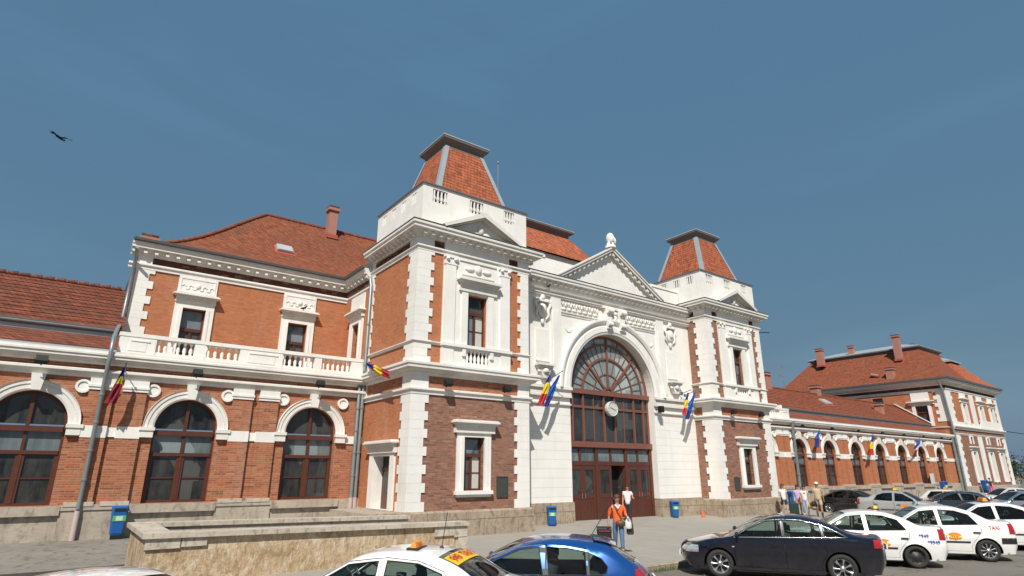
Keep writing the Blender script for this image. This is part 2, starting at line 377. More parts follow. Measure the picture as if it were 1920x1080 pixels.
# ---------------------------------------------------------------- arcade wings
def arcade(x0, x1, cs, ylab, near):
    F = front(0.); R = 1.055; ZS, ZB = 3.92, 1.32
    wm = MB()
    wall(wm, F, x0, x1, 1.0, 5.55, [('a', c, R, ZB, ZS) for c in cs], depth=.32, mr=0)
    wm.build('arcade_wall', BR_R if near else BR_O, ST, label=ylab + ' wing wall of red brick with arched openings')
    m = MB(); wall(m, F, x0, x1, 5.55, 6.05); m.build('frieze', BR_R, ST)
    # plinth
    m = MB(); prev = x0
    for c in cs:
        m.box(F, prev, c - 1.35, 0, .16, -.3, 1.30); m.box(F, prev, c - 1.35, .16, .2, 1.16, 1.34)
        m.box(F, c - 1.35, c + 1.35, 0, .08, -.3, 1.02)
        m.box(F, c - 1.35, c + 1.35, -.3, .22, 1.02, 1.30); prev = c + 1.35
    m.box(F, prev, x1, 0, .16, -.3, 1.30)
    m.build('plinth', PLINTHL, ST)
    bands = MB(); prev = x0
    for c in cs:
        bands.box(F, prev, c - 1.5, 0, .05, 3.54, 3.86); prev = c + 1.5
    bands.box(F, prev, x1, 0, .05, 3.54, 3.86); bands.build('impost_band', WHITE, ST)
    for c in cs:
        a = MB()
        arcsweep(a, F, c, ZS, [(R, 0), (R, .07), (R + .06, .1), (R + .2, .1), (R + .22, .13), (R + .31, .13), (R + .36, .17), (R + .37, 0)])
        for s in (-1, 1):
            a.box(F, c + s*R, c + s*(R + .40), 0, .16, 3.56, 3.80); a.box(F, c + s*(R - .03), c + s*(R + .46), 0, .2, 3.80, 3.92)
        a.prism(F, [(c - .13, ZS + R + .002), (c + .13, ZS + R + .002), (c + .2, 5.53), (c - .2, 5.53)], 0, .24)
        a.build('arch_surround', TRIMW, ST)
        for s in (-1, 1):
            md = MB(); X = c + s*1.27; Z = 5.22
            for (r0, r1, w) in ((.0, .17, .05), (.16, .235, .09)):
                pr = [(r0, 0), (r0, w), (r1, w), (r1, 0)]
                rows = [[F(X + r*cos(t*pi/8), ww, Z + r*sin(t*pi/8)) for r, ww in pr] for t in range(17)]
                md.grid(rows, 0, False, closeu=True)
            md.build('medallion', WHITE, ST)
        # window
        f = MB(); w = -.22; d = .09
        f.box(F, c - R, c - R + .08, w - d, w, ZB, ZS); f.box(F, c + R - .08, c + R, w - d, w, ZB, ZS)
        arcsweep(f, F, c, ZS, [(R - .08, w - d), (R - .08, w), (R, w), (R, w - d)])
        f.box(F, c - R + .08, c + R - .08, w - d, w, ZB, ZB + .09)
        f.box(F, c - R + .08, c + R - .08, w - d, w + .1, 3.66, 3.84); f.box(F, c - R + .08, c + R - .08, w - d, w + .04, 2.93, 3.05)
        f.box(F, c - .05, c + .05, w - d, w + .02, ZB + .09, 2.93); f.box(F, c - .045, c + .045, w - d, w + .02, 3.05, 3.66); f.box(F, c - .055, c + .055, w - d, w + .03, 3.84, ZS + R - .07)
        for s in (-1, 1): f.box(F, c + s*.05, c + s*(R - .08), w - d + .02, w - .02, 2.15, 2.19); f.box(F, c + s*.05, c + s*.12, w - d, w, ZB + .09, 2.93); f.box(F, c + s*(R - .08), c + s*(R - .15), w - d, w, ZB + .09, 2.93)
        o = f.build('arched_window', WOOD, ST)
        p = MB(); p.box(F, c - R + .03, c + R - .03, w - .07, w - .06, ZB + .03, 2.98); p.build('pane', GL_D, o)
        p = MB(); p.box(F, c - R + .03, c + R - .03, w - .071, w - .061, 3.0, 3.75); p.build('pane', GL_M, o)
        p = MB(); arcfill(p, F, c, 3.9, R - .03, w - .066); p.build('pane', GL_D, o)
    gaps = list(zip(cs, cs[1:]))
    for (c0, c1) in gaps:
        g = (c0 + c1)/2
        for s in (-1, 1):
            p = MB(); a, b = g + s*.14, g + s*.87; a, b = min(a, b), max(a, b)
            p.box(F, a, b, 0, .13, 1.3, 3.5); p.box(F, a, b, 0, .13, 3.9, 5.1)
            p.box(F, a - .003, b + .003, 0, .145, 3.5, 3.9, 1)
            p.box(F, a - .03, b + .03, 0, .17, 5.12, 5.22, 1); p.box(F, a - .05, b + .05, 0, .2, 5.22, 5.3, 1); p.box(F, a - .02, b + .02, 0, .16, 5.3, 5.52, 1)
            p.box(F, a - .05, b + .05, 0, .22, 1.28, 1.42, 2)
            p.build('pilaster', [BR_R if near else BR_O, WHITE, COPE], ST)
    st = MB(); st.sweep([(x0, 0), (x1, 0)], prof_string(5.53, 5.82, .24)); st.build('string_course', TRIMW, ST)
    co = MB(); co.sweep([(x0, 0), (x1, 0)], prof_cornice(6.0, 6.38, .42)); co.box(F, x0, x1, -3, .36, 6.36, 6.46); co.build('cornice', TRIMW, ST)
arcade(-6.4, XA, [-5.65, -.98, 3.68, 8.35], 'left', True)
arcade(36.0, 81.0, [42.69 + 4.81*k for k in range(8)], 'right', False)

# downpipes
def downpipe(pts, r=.07, shoe=None, name='downpipe', mat=None):
    m = MB(); m.tube(pts, r, 10)
    for i in range(1, 5):
        t = i/5; a, b = Vector(pts[-2]), Vector(pts[-1]); q = a.lerp(b, t)
        m.tube([q - Vector((0, 0, .04)), q + Vector((0, 0, .04))], r*1.3, 10)
    if shoe: m.tube([shoe, (shoe[0], shoe[1], .2)], r*1.25, 10, 1)
    return m.build(name, [mat or PIPE, PINKP], ST)
downpipe([(1.12, 2.3, 11.3), (1.16, 2.82, 10.9), (1.12, 2.82, 8.1), (1.0, 1.5, 7.75), (.86, -.3, 6.95), (.86, -.52, 6.3), (.86, -.3, 5.9), (.86, -.26, 1.2)], .07, (.86, -.26, 1.15))
downpipe([(10.48, .12, 11.3), (10.46, -.14, 10.8), (10.46, -.14, 1.3)], .075, (10.46, -.14, 1.35))
downpipe([(10.28, .0, 6.3), (10.28, -.14, 6.0), (10.28, -.14, 1.3)], .075, (10.28, -.14, 1.35))
downpipe([(46.4, -.46, 6.2), (46.4, -.3, 5.9), (46.4, -.24, 1.3)], .11, None)
downpipe([(80.2, -.1, 12.6), (80.7, -.2, 11.6), (80.75, -.45, 6.5), (80.75, -.45, .5)], .11, None)
downpipe([(80.2, -.2, 6.3), (80.3, -.25, 5.8), (80.3, -.25, .5)], .13, None)

# balustrade over the left wing
def balustrade(pads, z0=6.47):
    F = front(-.02 + .02); m = MB()
    u0, u1 = pads[0][0], pads[-1][1]
    m.box(F, u0, u1, -.26, .02, z0, z0 + .17); m.box(F, u0 - .03, u1 + .03, -.30, .06, z0 + .66, z0 + .80)
    for i, (a, b) in enumerate(pads):
        m.box(F, a, b, -.28, .04, z0 + .002, z0 + .662)
        if b - a > .9: m.box(F, a + .35, b - .2, .04, .07, z0 + .5, z0 + .55); m.box(F, a + .3, b - .3, .04, .055, z0 + .14, z0 + .46)
        if i + 1 < len(pads):
            c = pads[i+1][0]; n = max(2, int((c - b)/.215))
            for k in range(n): baluster(m, b + (c - b)*(k + .5)/n, .12, z0 + .17, z0 + .66, .075)
    o = m.build('balustrade', WHITE, ST); return o
balustrade([(1.06, 2.23), (3.53, 3.91), (5.18, 6.86), (8.21, 8.52), (9.86, 10.60)])
balustrade([(37.0, 38.0), (39.0, 39.5), (41, 42.4), (43.4, 43.8), (45.3, 46.6)])

# low roofs behind the wings
def low_roof(x0, x1, mat):
    m = MB()
    m.face([(x0, -.3, 6.44), (x1, -.3, 6.44), (x1, .45, 6.66), (x0, .45, 6.66)]); m.build('roof_flashing', ZINC, ST)
    m = MB(); m.face([(x0, .4, 6.66), (x1, .4, 6.66), (x1, 1.75, 7.34), (x0, 1.75, 7.34)]); m.build('lean_to_roof', mat, ST)
    m = MB(); m.box(WF, x0, x1, 1.75, 1.9, 7.2, 7.52); m.tube([(x0, 1.7, 7.58), (x1, 1.7, 7.58)], .09, 8, 1); m.box(WF, x0, x1, 1.62, 1.9, 7.64, 7.68, 1); m.build('gutter', [ZINC, ZINCD], ST)
    m = MB()
    for i in range(12):
        y0, y1 = 1.7 + 3.5*i/12, 1.7 + 3.5*(i + 1)/12; z = lambda y: 7.68 + (y - 1.7)*.70
        m.face([(x0, y0, z(y0)), (x1, y0, z(y0)), (x1, y1, z(y1) - .02), (x0, y1, z(y1) - .02)])
    m.face([(x0, 5.2, 10.13), (x1, 5.2, 10.13), (x1, 9., 7.5), (x0, 9., 7.5)])
    for k in range(int((x1 - x0)/.4)): m.tube([(x0 + .4*k, 5.2, 10.12), (x0 + .4*k + .37, 5.2, 10.15)], [.10, .13], 6)
    m.build('roof', mat, ST)
low_roof(-9., 1.25, TILED); low_roof(46.2, 81., TILE)
m = MB(); m.box(WF, 46.2, 46.45, .4, 5.2, 6.6, 7.6); m.build('parapet', WHITE, ST)
def chimney(x, y, z0, z1, s=.35, parent=None):
    m = MB(); m.box(WF, x - s, x + s, y - s, y + s, z0, z1); m.box(WF, x - s - .1, x + s + .1, y - s - .1, y + s + .1, z1, z1 + .16)
    m.box(WF, x - s - .05, x + s + .05, y - s - .05, y + s + .05, z1 + .16, z1 + .3, 1); m.box(WF, x - s - .08, x + s + .08, y - s - .08, y + s + .08, z0, z0 + .25, 2)
    m.build('chimney', [flat('chimney render', (.40, .185, .14), .8, 0, .25, 3), BR_D, flat('red flashing', (.42, .09, .06), .6)], parent or ST)
def skylight(x, y, z, s, slope, parent=None):
    m = MB(); c = .3
    fr = lambda u, w, zz: (x + u, y + zz*cos(slope) - w*sin(slope), z + zz*sin(slope) + w*cos(slope))
    m.box(fr, -s, s, -.1, .16, -s*.8, s*.8); m.box(fr, -s + .05, s - .05, .16, .2, -s*.75, s*.75, 1)
    m.box(fr, -s - .08, s + .08, -.1, .05, -s - .1, s, 2)
    m.build('skylight', [ZINC, flat('skylight glass', (.45, .48, .48), .25), flat('red flashing', (.42, .09, .06), .6)], parent or ST)
skylight(49.3, 3.9, 9.2, .55, .61); skylight(60.5, 3.6, 9.0, .6, .61); 
chimney(71.5, 3.2, 8.2, 9.4, .36); chimney(62.5, 5.4, 9.6, 10.8, .38); chimney(52.8, 5.3, 9.6, 11.2, .42)

# ---------------------------------------------------------------- two-storey block behind the balcony
def block(x0, x1, wins, near):
    F = front(3.); m = MB()
    ops = [('r', c - .46, c + .46, 6.5, 9.2) for c in wins]
    wall(m, F, x0, x1, 6.4, 10.65, ops, depth=.3); m.build('upper_wall', BR_O, ST)
    m = MB(); wall(m, F, x0, x1, 10.85, 11.2); m.build('frieze', BR_D, ST)
    pth = [(x0 - .30, 3.), (x1, 3.), (x1, .15)] if near else [(x0, .15), (x0, 3.), (x1, 3.), (x1, 12.)]
    m = MB(); m.sweep(pth, prof_string(10.62, 10.87, .12)); m.build('string_course', WHITE, ST)
    m = MB(); m.sweep(pth, prof_cornice(11.18, 11.72, .42)); modillions(m, pth, .1, .30, 11.26, 11.38, .13, .40, 1); m.build('cornice', [TRIM, WHITE], ST)
    m = MB(); m.sweep(pth, [(.38, 11.72), (.54, 11.73), (.57, 11.82), (.52, 11.84), (.4, 11.79), (.2, 11.78)]); m.build('gutter', ZINCD, ST)
    m = MB(); quoins(m, F, x0 + .002, 1, 6.5, 10.62, (.72, .52), .33)
    m.box(F, x0, x0 + .55, 0, .05, 10.87, 11.18); m.build('quoins', WHITE, ST)
    for c in wins:
        window_rect(F, c - .46, c + .46, 6.5, 9.2, ST, w=-.2, tr=.66, glass=GL_D, gtop=GL_U)
        surround(F, c - .46, c + .46, 6.5, 9.2, .32, .09, ST, sill=False)
        hood(F, c - .92, c + .92, 9.60, 9.78, .36, ST)
        m = MB(); m.box(F, c - .78, c + .78, 0, .07, 9.84, 10.62); m.box(F, c - .7, c + .7, .07, .09, 10.5, 10.56); m.box(F, c - .7, c + .7, .07, .09, 9.9, 9.95)
        for s in (-1, 1):
            m.box(F, c + s*.7, c + s*.66, .07, .09, 9.95, 10.5)
            for k in range(4):
                arcsweep(m, F, c + s*(.14 + .14*k), 10.12 + .05*(k % 2), [(.05, .07), (.05, .1), (.09, .1), (.09, .07)], 0 if k % 2 else pi, pi if k % 2 else 2*pi, 8)
        m.sphere(F(c, .08, 10.22), .12, 8, 0, (1, .5, 1)); m.build('relief_panel', WHITE, ST)
block(1.25, XA, [3.68, 8.17], True)
block(36.0, 45.25, [38.5, 42.8], False)
# the side wall of the block next to the left tower
FL = left(XA - .12); m = MB()
wall(m, FL, -3., -.1, 6.4, 10.65, [('r', -1.75, -.85, 6.5, 9.2)], depth=.3); m.build('upper_wall', BR_O, ST)
m = MB(); wall(m, FL, -3., -.1, 10.85, 11.2); m.build('frieze', BR_D, ST)
window_rect(FL, -1.75, -.85, 6.5, 9.2, ST, w=-.2, tr=.66); surround(FL, -1.75, -.85, 6.5, 9.2, .32, .09, ST, sill=False)
hood(FL, -2.25, -.35, 9.6, 9.78, .34, ST)
m = MB(); m.box(FL, -2.1, -.5, 0, .07, 9.84, 10.62); m.build('relief_panel', WHITE, ST)
m = MB(); m.face([(1.25, 3, 6.4), (1.25, 12, 6.4), (1.25, 12, 11.3), (1.25, 3, 11.3)]); m.build('side_wall', TILED, ST)
m = MB(); m.face([(45.25, 3, 6.4), (45.25, 12, 6.4), (45.25, 12, 11.3), (45.25, 3, 11.3)]); m.build('side_wall', BR_O, ST)
# balcony floor
m = MB(); m.box(WF, 1.1, XA, -.2, 3.1, 6.40, 6.475); m.build('balcony_floor', COPE, ST)
def hip_roof(x0, x1, y0, y1, z0, xr0, xr1, yr, zr, mat, y_c=.35):
    m = MB(); N = 10
    f = lambda t: t - .10*sin(pi*t)*(1 - t)          # slightly bell-cast
    A = [((x0, y0), (xr0, yr)), ((x1, y0), (xr1, yr)), ((x1, y1), (xr1, yr)), ((x0, y1), (xr0, yr))]
    rows = []
    for i in range(N + 1):
        t = i/N; rows.append([(a[0] + (b[0] - a[0])*t, a[1] + (b[1] - a[1])*t, z0 + (zr - z0)*f(t)) for a, b in A])
    m.grid(rows, 0, False, closeu=True)
    m.face(rows[-1])
    for (a, b) in ((rows[0][0], rows[-1][0]), ((xr0, yr, zr), (xr1, yr, zr))):
        A0, B0 = Vector(a), Vector(b); L = (B0 - A0).length; k = int(L/.42)
        col = [Vector(r[0]) for r in rows] if a == rows[0][0] else [A0, B0]
        for i in range(k):
            t0, t1 = i/k, (i + .92)/k
            def at(t):
                s = t*(len(col) - 1); j = min(int(s), len(col) - 2); return col[j].lerp(col[j+1], s - j)
            m.tube([at(t0), at(t1)], [.10, .13], 6)
    return m.build('roof', mat, ST)
rf = hip_roof(1.9, 22., 2.9, 13.1, 11.85, 7.19, 14.5, 8., 16.5, tiles('weathered roof tiles', (.40, .125, .06), (.29, .085, .044), (.17, .08, .05), amt=.6))
chimney(10.75, 7.3, 15.6, 17.4, .25, rf); skylight(7.65, 5.05, 13.5, .42, .75, rf)
chimney(1.75, 7.2, 11.6, 13.25, .32, rf)
hip_roof(30, 45.6, 2.6, 13.1, 11.85, 34, 40., 8., 15.2, TILE)
# ---------------------------------------------------------------- towers
def tower(dx, door):
    a, b, yf, yb = XA + dx, XB + dx, YT, .15
    F = front(yf); L = left(a); R_ = right(b); c = (a + b)/2 + .03
    pth = [(a, yb), (a, yf), (b, yf), (b, yb)]
    # lower
    m = MB(); wall(m, F, a, b, .9, 5.35, [('r', c - .5, c + .5, 1.68, 3.74)], depth=.3)
    m.build('lower_wall', BR_B, ST)
    m = MB(); wall(m, L, -yb, -yf, .9, 5.35, [('r', 1.55, 3.15, .95, 3.0)] if door else [], depth=.42, mr=1); m.build('lower_wall', [BR_O if door else BR_B, WHITE], ST)
    m = MB(); wall(m, R_, yf, yb, .9, 12.4); m.build('side_wall', BR_O, ST)
    m = MB(); m.sweep(pth, [(0, -.3), (.16, -.3), (.16, .9), (.10, .97), (0, .97)]); m.build('plinth', PLINTH, ST)
    def qp(*sets):
        q = MB()
        for st_ in sets: st_(q)
        q.build('quoins', WHITE, ST)
    qp(lambda q: quoins(q, F, a - .045, 1, .97, 5.33), lambda q: quoins(q, L, -yf, -1, .97, 5.33))
    qp(lambda q: quoins(q, F, b, -1, .97, 5.33))
    qp(lambda q: quoins(q, F, a - .045, 1, 6.5, 11.33), lambda q: quoins(q, L, -yf, -1, 6.5, 11.33))
    qp(lambda q: quoins(q, F, b, -1, 6.5, 11.33, (.62, .45))); qp(lambda q: quoins(q, L, -yb + .02, 1, 6.5, 11.33, (.4, .28)))
    for z0, z1 in ((5.55, 6.1), (11.55, 11.9)):
        for args in ((F, a - .045, a + .72), (F, b - .62, b), (L, -yf - .72, -yf), (L, -yb + .02, -yb + .4)):
            q = MB(); q.box(args[0], args[1], args[2], 0, .05, z0, z1); q.build('frieze_block', WHITE, ST)
    m = MB(); m.sweep(pth, prof_string(5.32, 5.57, .14)); m.build('string_course', TRIMW, ST)
    m = MB(); wall(m, F, a, b, 5.35, 6.6); wall(m, L, -yb, -yf, 5.35, 6.6); m.build('frieze', BR_R, ST)
    m = MB(); m.sweep(pth, prof_cornice(6.06, 6.55, .42)); m.build('cornice', TRIMW, ST)
    # upper
    m = MB(); wall(m, F, a, b, 6.5, 11.4, [('r', c - .51, c + .51, 7.46, 9.74)], depth=.32)
    wall(m, L, -yb, -yf, 6.5, 11.4); m.build('upper_wall', BR_O if dx < 1 else BR_B, ST)
    m = MB(); m.sweep(pth, prof_string(7.34, 7.47, .11)); m.build('sill_band', TRIM, ST)
    # dado with balusters under the window
    m = MB(); ua, ub = c - 1.72, c + 1.72
    m.box(F, ua, c - .58, 0, .16, 6.58, 7.34); m.box(F, c + .58, ub, 0, .16, 6.58, 7.34); m.box(F, c - .58, c + .58, -.02, .02, 6.58, 7.34, 1)
    m.box(F, c - .58, c + .58, .02, .17, 6.58, 6.74); m.box(F, c - .58, c + .58, .02, .17, 7.25, 7.34)
    for k in range(6): baluster(m, c - .58 + 1.16*(k + .5)/6, yf - .1, 6.74, 7.25, .078)
    for s in (-1, 1): m.box(F, c + s*.62, c + s*.78, .16, .24, 7.0, 7.34); m.box(F, c + s*1.2, c + s*1.72, .16, .2, 6.6, 7.34)
    m.box(F, ua - .05, ub + .05, 0, .28, 7.342, 7.47); m.build('balustrade', [WHITE, BR_D], ST)
    # white surround of the upper window
    m = MB(); wall(m, F, ua, ub, 7.47, 11.34, [('r', c - .512, c + .512, 7.472, 9.742)], w=.10, depth=.12)
    for s in (-1, 1):
        m.box(F, c + s*1.18, c + s*1.70, .10, .18, 7.47, 10.9); m.box(F, c + s*1.14, c + s*1.74, .10, .2, 10.9, 11.0); m.box(F, c + s*1.16, c + s*1.72, .10, .19, 11.0, 11.2); m.box(F, c + s*1.1, c + s*1.78, .10, .24, 11.2, 11.33)
        for t in (1.24, 1.62): m.lathe(F(c + s*t, .22, 11.06), [(.01, 0), (.075, .03), (.09, .08), (.075, .13), (.01, .16)], 8)
        m.box(F, c + s*.52, c + s*.82, .10, .16, 7.48, 9.9)
        m.face([F(c + s*1.72, 0, 7.47), F(c + s*1.72, .1, 7.47), F(c + s*1.72, .1, 11.34), F(c + s*1.72, 0, 11.34)])
        m.sphere(F(c + s*.45, .12, 10.9), .16, 8, 0, (1.6, .4, .7))
    m.sphere(F(c, .12, 10.95), .2, 8, 0, (.9, .5, 1.1)); m.box(F, c - .85, c + .85, .1, .14, 10.6, 10.66); m.box(F, c - .98, c + .98, .1, .15, 11.22, 11.3)
    m.build('window_surround', WHITE, ST)
    hood(F, c - 1.1, c + 1.1, 10.1, 10.38, .44, ST)
    window_rect(F, c - .51, c + .51, 7.46, 9.74, ST, w=-.16, tr=.66, glass=GL_U, gtop=GL_D, curtain=dx < 1)
    # lower window
    surround(F, c - .5, c + .5, 1.68, 3.74, .32, .09, ST, mat=WHITE); hood(F, c - 1.08, c + 1.08, 4.12, 4.36, .38, ST)
    window_rect(F, c - .5, c + .5, 1.68, 3.74, ST, w=-.2, tr=.66, gtop=GL_U, curtain=dx < 1)
    m = MB(); m.sweep(pth, prof_string(11.33, 11.56, .12)); m.build('string_course', TRIMW, ST)
    m = MB(); wall(m, F, a, ua, 11.5, 12.1, (), 0); wall(m, F, ub, b, 11.5, 12.1); wall(m, L, -yb, -yf, 11.5, 12.1); m.build('frieze', BR_D, ST)
    m = MB(); m.box(F, ua, ub, 0, .08, 11.56, 11.9); m.build('frieze_panel', WHITE, ST)
    m = MB(); m.sweep(pth, prof_cornice(11.88, 12.42, .55)); modillions(m, pth, .14, .38, 11.96, 12.06, .14, .36); m.build('cornice', TRIM, ST)
    m = MB(); m.sweep(pth, [(.3, 12.42), (.57, 12.43), (.57, 12.46), (.3, 12.5)]); m.build('cornice_flashing', ZINCD, ST)
    # pediment
    m = MB(); hw = 1.78; zb, za = 12.44, 13.36; t = .2
    m.prism(F, [(c - hw, zb), (c + hw, zb), (c, za)], 0, .2)
    sl = (za - zb)/hw
    for s in (-1, 1):
        poly = [(c + s*(hw + .22), zb - .02), (c, za - .02 + .0), (c, za + t + .02), (c + s*(hw + .32), zb + .08)]
        m.prism(F, poly if s < 0 else poly[::-1], .2, .6)
        poly = [(c + s*(hw + .15), zb - .04), (c, za - .1), (c, za - .02), (c + s*(hw + .2), zb - .02)]
        m.prism(F, poly if s < 0 else poly[::-1], .2, .45)
    m.sphere(F(c, .24, 12.78), .17, 8, 0, (1, .6, 1.4)); 
    for s in (-1, 1): m.sphere(F(c + s*.3, .22, 12.62), .15, 8, 0, (1.7, .5, .7)); m.sphere(F(c + s*.7, .22, 12.56), .09, 8, 0, (2., .5, .7))
    m.build('pediment', TRIM, ST)
    # attic parapet with small baluster openings
    zp0, zp1 = 12.45, 14.46
    pf = front(yf + .02)
    g = [(c - 2.0, .74), (c - .08, .74), (c + 1.78, .62)]
    m = MB(); wall(m, pf, a + .08, b - .06, zp0, zp1, [('r', u - w/2, u + w/2, 13.70, 14.32) for u, w in g], depth=.2)
    pl = left(a + .08); ops = [('r', -yf - .85 - 1.02*k - .25, -yf - .85 - 1.02*k + .25, 13.75, 14.25) for k in range(4)]
    wall(m, pl, -yb, -yf - .02, zp0, zp1, ops, depth=.05 if dx < 1 else .16)
    wall(m, right(b - .06), yf + .02, yb, zp0, zp1)
    for u, w in g:
        for k in range(4):
            uc = u - w/2 + w*(k + .5)/4; m.box(pf, uc - .032, uc + .032, -.10, -.03, 13.70, 14.32); m.box(pf, uc - .05, uc + .05, -.12, -.02, 13.85, 14.0)
    for o in ops:
        for k in range(3): uu = o[1] + .5*(k + .5)/3; m.box(pl, uu - .04, uu + .04, -.045, -.01, 13.75, 14.25)
    bx = MB(); bx.box(WF, a + .3, b - .28, yf + .26, yb - .2, zp0, zp1 - .05); bx.build('parapet_core', DARK, ST)
    if dx < 1: m.box(pl, -yb + .1, -yf - .1, -.06, -.049, 13.7, 14.3)
    m.build('parapet', WHITE, ST)
    m = MB(); m.sweep([(a + .08, yb), (a + .08, yf + .02), (b - .06, yf + .02), (b - .06, yb)], [(-.3, 14.46), (.07, 14.46), (.07, 14.52), (-.3, 14.56)]); m.build('parapet_flashing', ZINCD, ST)
    # pyramid roof
    cx, cy = (a + b)/2, (yf + yb)/2 - .02
    def ring(hx, hy, z): return [(cx - hx, cy - hy, z), (cx + hx, cy - hy, z), (cx + hx, cy + hy, z), (cx - hx, cy + hy, z)]
    m = MB(); h0, h1 = (2.02, 1.98), (1.08, 1.02); z0, z1 = 14.3, 17.55
    m.grid([ring(h0[0], h0[1], z0), ring(h1[0], h1[1], z1)], 0, False, closeu=True); rf = m.build('roof', TILEO, ST)
    for (sx, sy) in ((-1, -1), (1, -1), (1, 1), (-1, 1)):
        m = MB()
        A0 = Vector((cx + sx*h0[0], cy + sy*h0[1], z0)); A1 = Vector((cx + sx*h1[0], cy + sy*h1[1], z1))
        for d, o in ((Vector((-sx*.2, 0, 0)), Vector((0, sy*.03, 0))), (Vector((0, -sy*.2, 0)), Vector((sx*.03, 0, 0)))):
            e = Vector((sx*.03, sy*.03, 0)); q = [A0 + e, A1 + e, A1 + d + o, A0 + d + o]; m.face(q)
        m.build('hip_flashing', ZINC, rf)
    m = MB(); m.grid([ring(h1[0] + .03, h1[1] + .03, z1 - .1), ring(h1[0] + .03, h1[1] + .03, z1 + .12), ring(h1[0] + .24, h1[1] + .24, z1 + .3), ring(h1[0] + .24, h1[1] + .24, z1 + .42)], 1, False, closeu=True)
    m.grid([ring(h1[0] + .26, h1[1] + .26, z1 + .40), ring(h1[0] + .26, h1[1] + .26, z1 + .47), ring(h1[0] - .1, h1[1] - .1, z1 + .57)], 0, False, closeu=True)
    m.face(ring(h1[0] - .1, h1[1] - .1, z1 + .57)); m.build('roof_cap', [ZINC, flat('brown grey soffit', (.16, .14, .125), .6)], rf)
    return c
ct = tower(0, True); tower(19.45, False)
# flank door of the left tower
L = left(XA); m = MB()
m.box(L, 1.2, 1.55, 0, .1, .95, 3.0); m.box(L, 3.15, 3.5, 0, .1, .95, 3.0); m.box(L, 1.2, 3.5, 0, .1, 3.0, 3.22); m.build('door_surround', WHITE, ST)
hood(L, 1.0, 3.72, 3.32, 3.55, .36, ST, 'door_hood')
m = MB(); m.box(L, 1.55, 3.15, -.45, -.38, .95, 3.0); m.box(L, 1.55, 3.15, -.38, -.34, 2.45, 2.55); m.box(L, 2.32, 2.38, -.38, -.34, .95, 2.45)
for u in (1.75, 2.5): m.box(L, u, u + .45, -.38, -.35, 1.1, 1.5)
d = m.build('door', WOOD, ST)
m = MB(); m.box(L, 1.62, 3.08, -.38, -.37, 2.57, 2.95); m.box(L, 1.72, 2.24, -.38, -.37, 1.6, 2.4); m.box(L, 2.46, 2.98, -.38, -.37, 1.6, 2.4); m.build('pane', GL_D, d)
m = MB(); m.box(WF, 9.3, XA - .17, -4.2, -.4, -.1, .93); m.build('door_step', PLINTHL, ST)
# ---------------------------------------------------------------- entrance front
YE, CX, RA, ZSP = -3.2, 23.27, 3.15, 6.42
F = front(YE); x0, x1 = XB, XB + 13.64
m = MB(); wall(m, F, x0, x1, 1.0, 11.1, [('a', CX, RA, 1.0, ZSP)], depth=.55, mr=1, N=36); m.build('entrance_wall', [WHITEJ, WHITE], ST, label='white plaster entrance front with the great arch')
for a_, b_ in ((x0, CX - RA), (CX + RA, x1)):
    m = MB(); m.box(F, a_, b_, -.55, .14, -.3, 1.03); m.build('plinth', PLINTH, ST)
# smooth upper wall sheet over the ashlar
m = MB(); wall(m, F, x0, x1, 6.0, 11.1, [('a', CX, RA + .01, 6.0, ZSP)], w=.03, depth=.03, N=36); m.build('upper_wall', WHITE, ST)
for s in (-1, 1):
    m = MB(); e = x0 if s < 0 else x1; i = CX + s*RA
    a, b = min(e, i), max(e, i)
    m.box(F, a, b, .03, .14, 5.92, 6.02); m.box(F, a, b, .03, .22, 6.3, 6.44); m.box(F, a, b, .0, .10, 5.55, 5.62); m.box(F, a, b, .03, .12, 6.02, 6.3); m.build('string_course', TRIMW, ST)
m = MB(); ri = RA + .01
arcsweep(m, F, CX, ZSP, [(ri, .03), (ri, .14), (ri + .1, .17), (ri + .14, .2), (ri + .42, .2), (ri + .44, .16), (ri + .58, .16), (ri + .60, .24), (ri + .72, .3), (ri + .82, .3), (ri + .84, .03)], N=48)
m.build('arch_surround', WHITE, ST, label='moulded white archivolt around the great entrance window')
for s in (-1, 1):   # inner relieved pilasters and consoles
    m = MB(); c = CX + s*4.05
    m.box(F, c - .33, c + .33, .03, .13, 6.44, 11.0); m.box(F, c - .24, c + .24, .13, .16, 6.6, 10.3)
    for k in range(4): m.box(F, c - .33, c + .33, .13, .135, 7.2 + k*.8, 7.215 + k*.8)
    m.build('pilaster', WHITE, ST); m = MB()
    c2 = CX + s*4.95
    m.box(F, c2 - .5, c2 + .5, .03, .46, 7.34, 7.44); m.box(F, c2 - .44, c2 + .44, .03, .38, 7.24, 7.34)
    m.prism(F, [(c2 - .36, 7.24), (c2 + .36, 7.24), (c2 + .16, 6.74), (c2 - .16, 6.74)][::-1], .03, .3)
    m.sphere(F(c2, .3, 7.08), .17, 8, 0, (1.2, .8, .9)); m.sphere(F(c2 - .3, .2, 7.08), .12, 8); m.sphere(F(c2 + .3, .2, 7.08), .12, 8)
    m.build('console', TRIMW, ST); m = MB(); m.box(F, c2 - .42, c2 + .42, .03, .1, 7.6, 9.2); m.build('wall_panel', WHITE, ST)
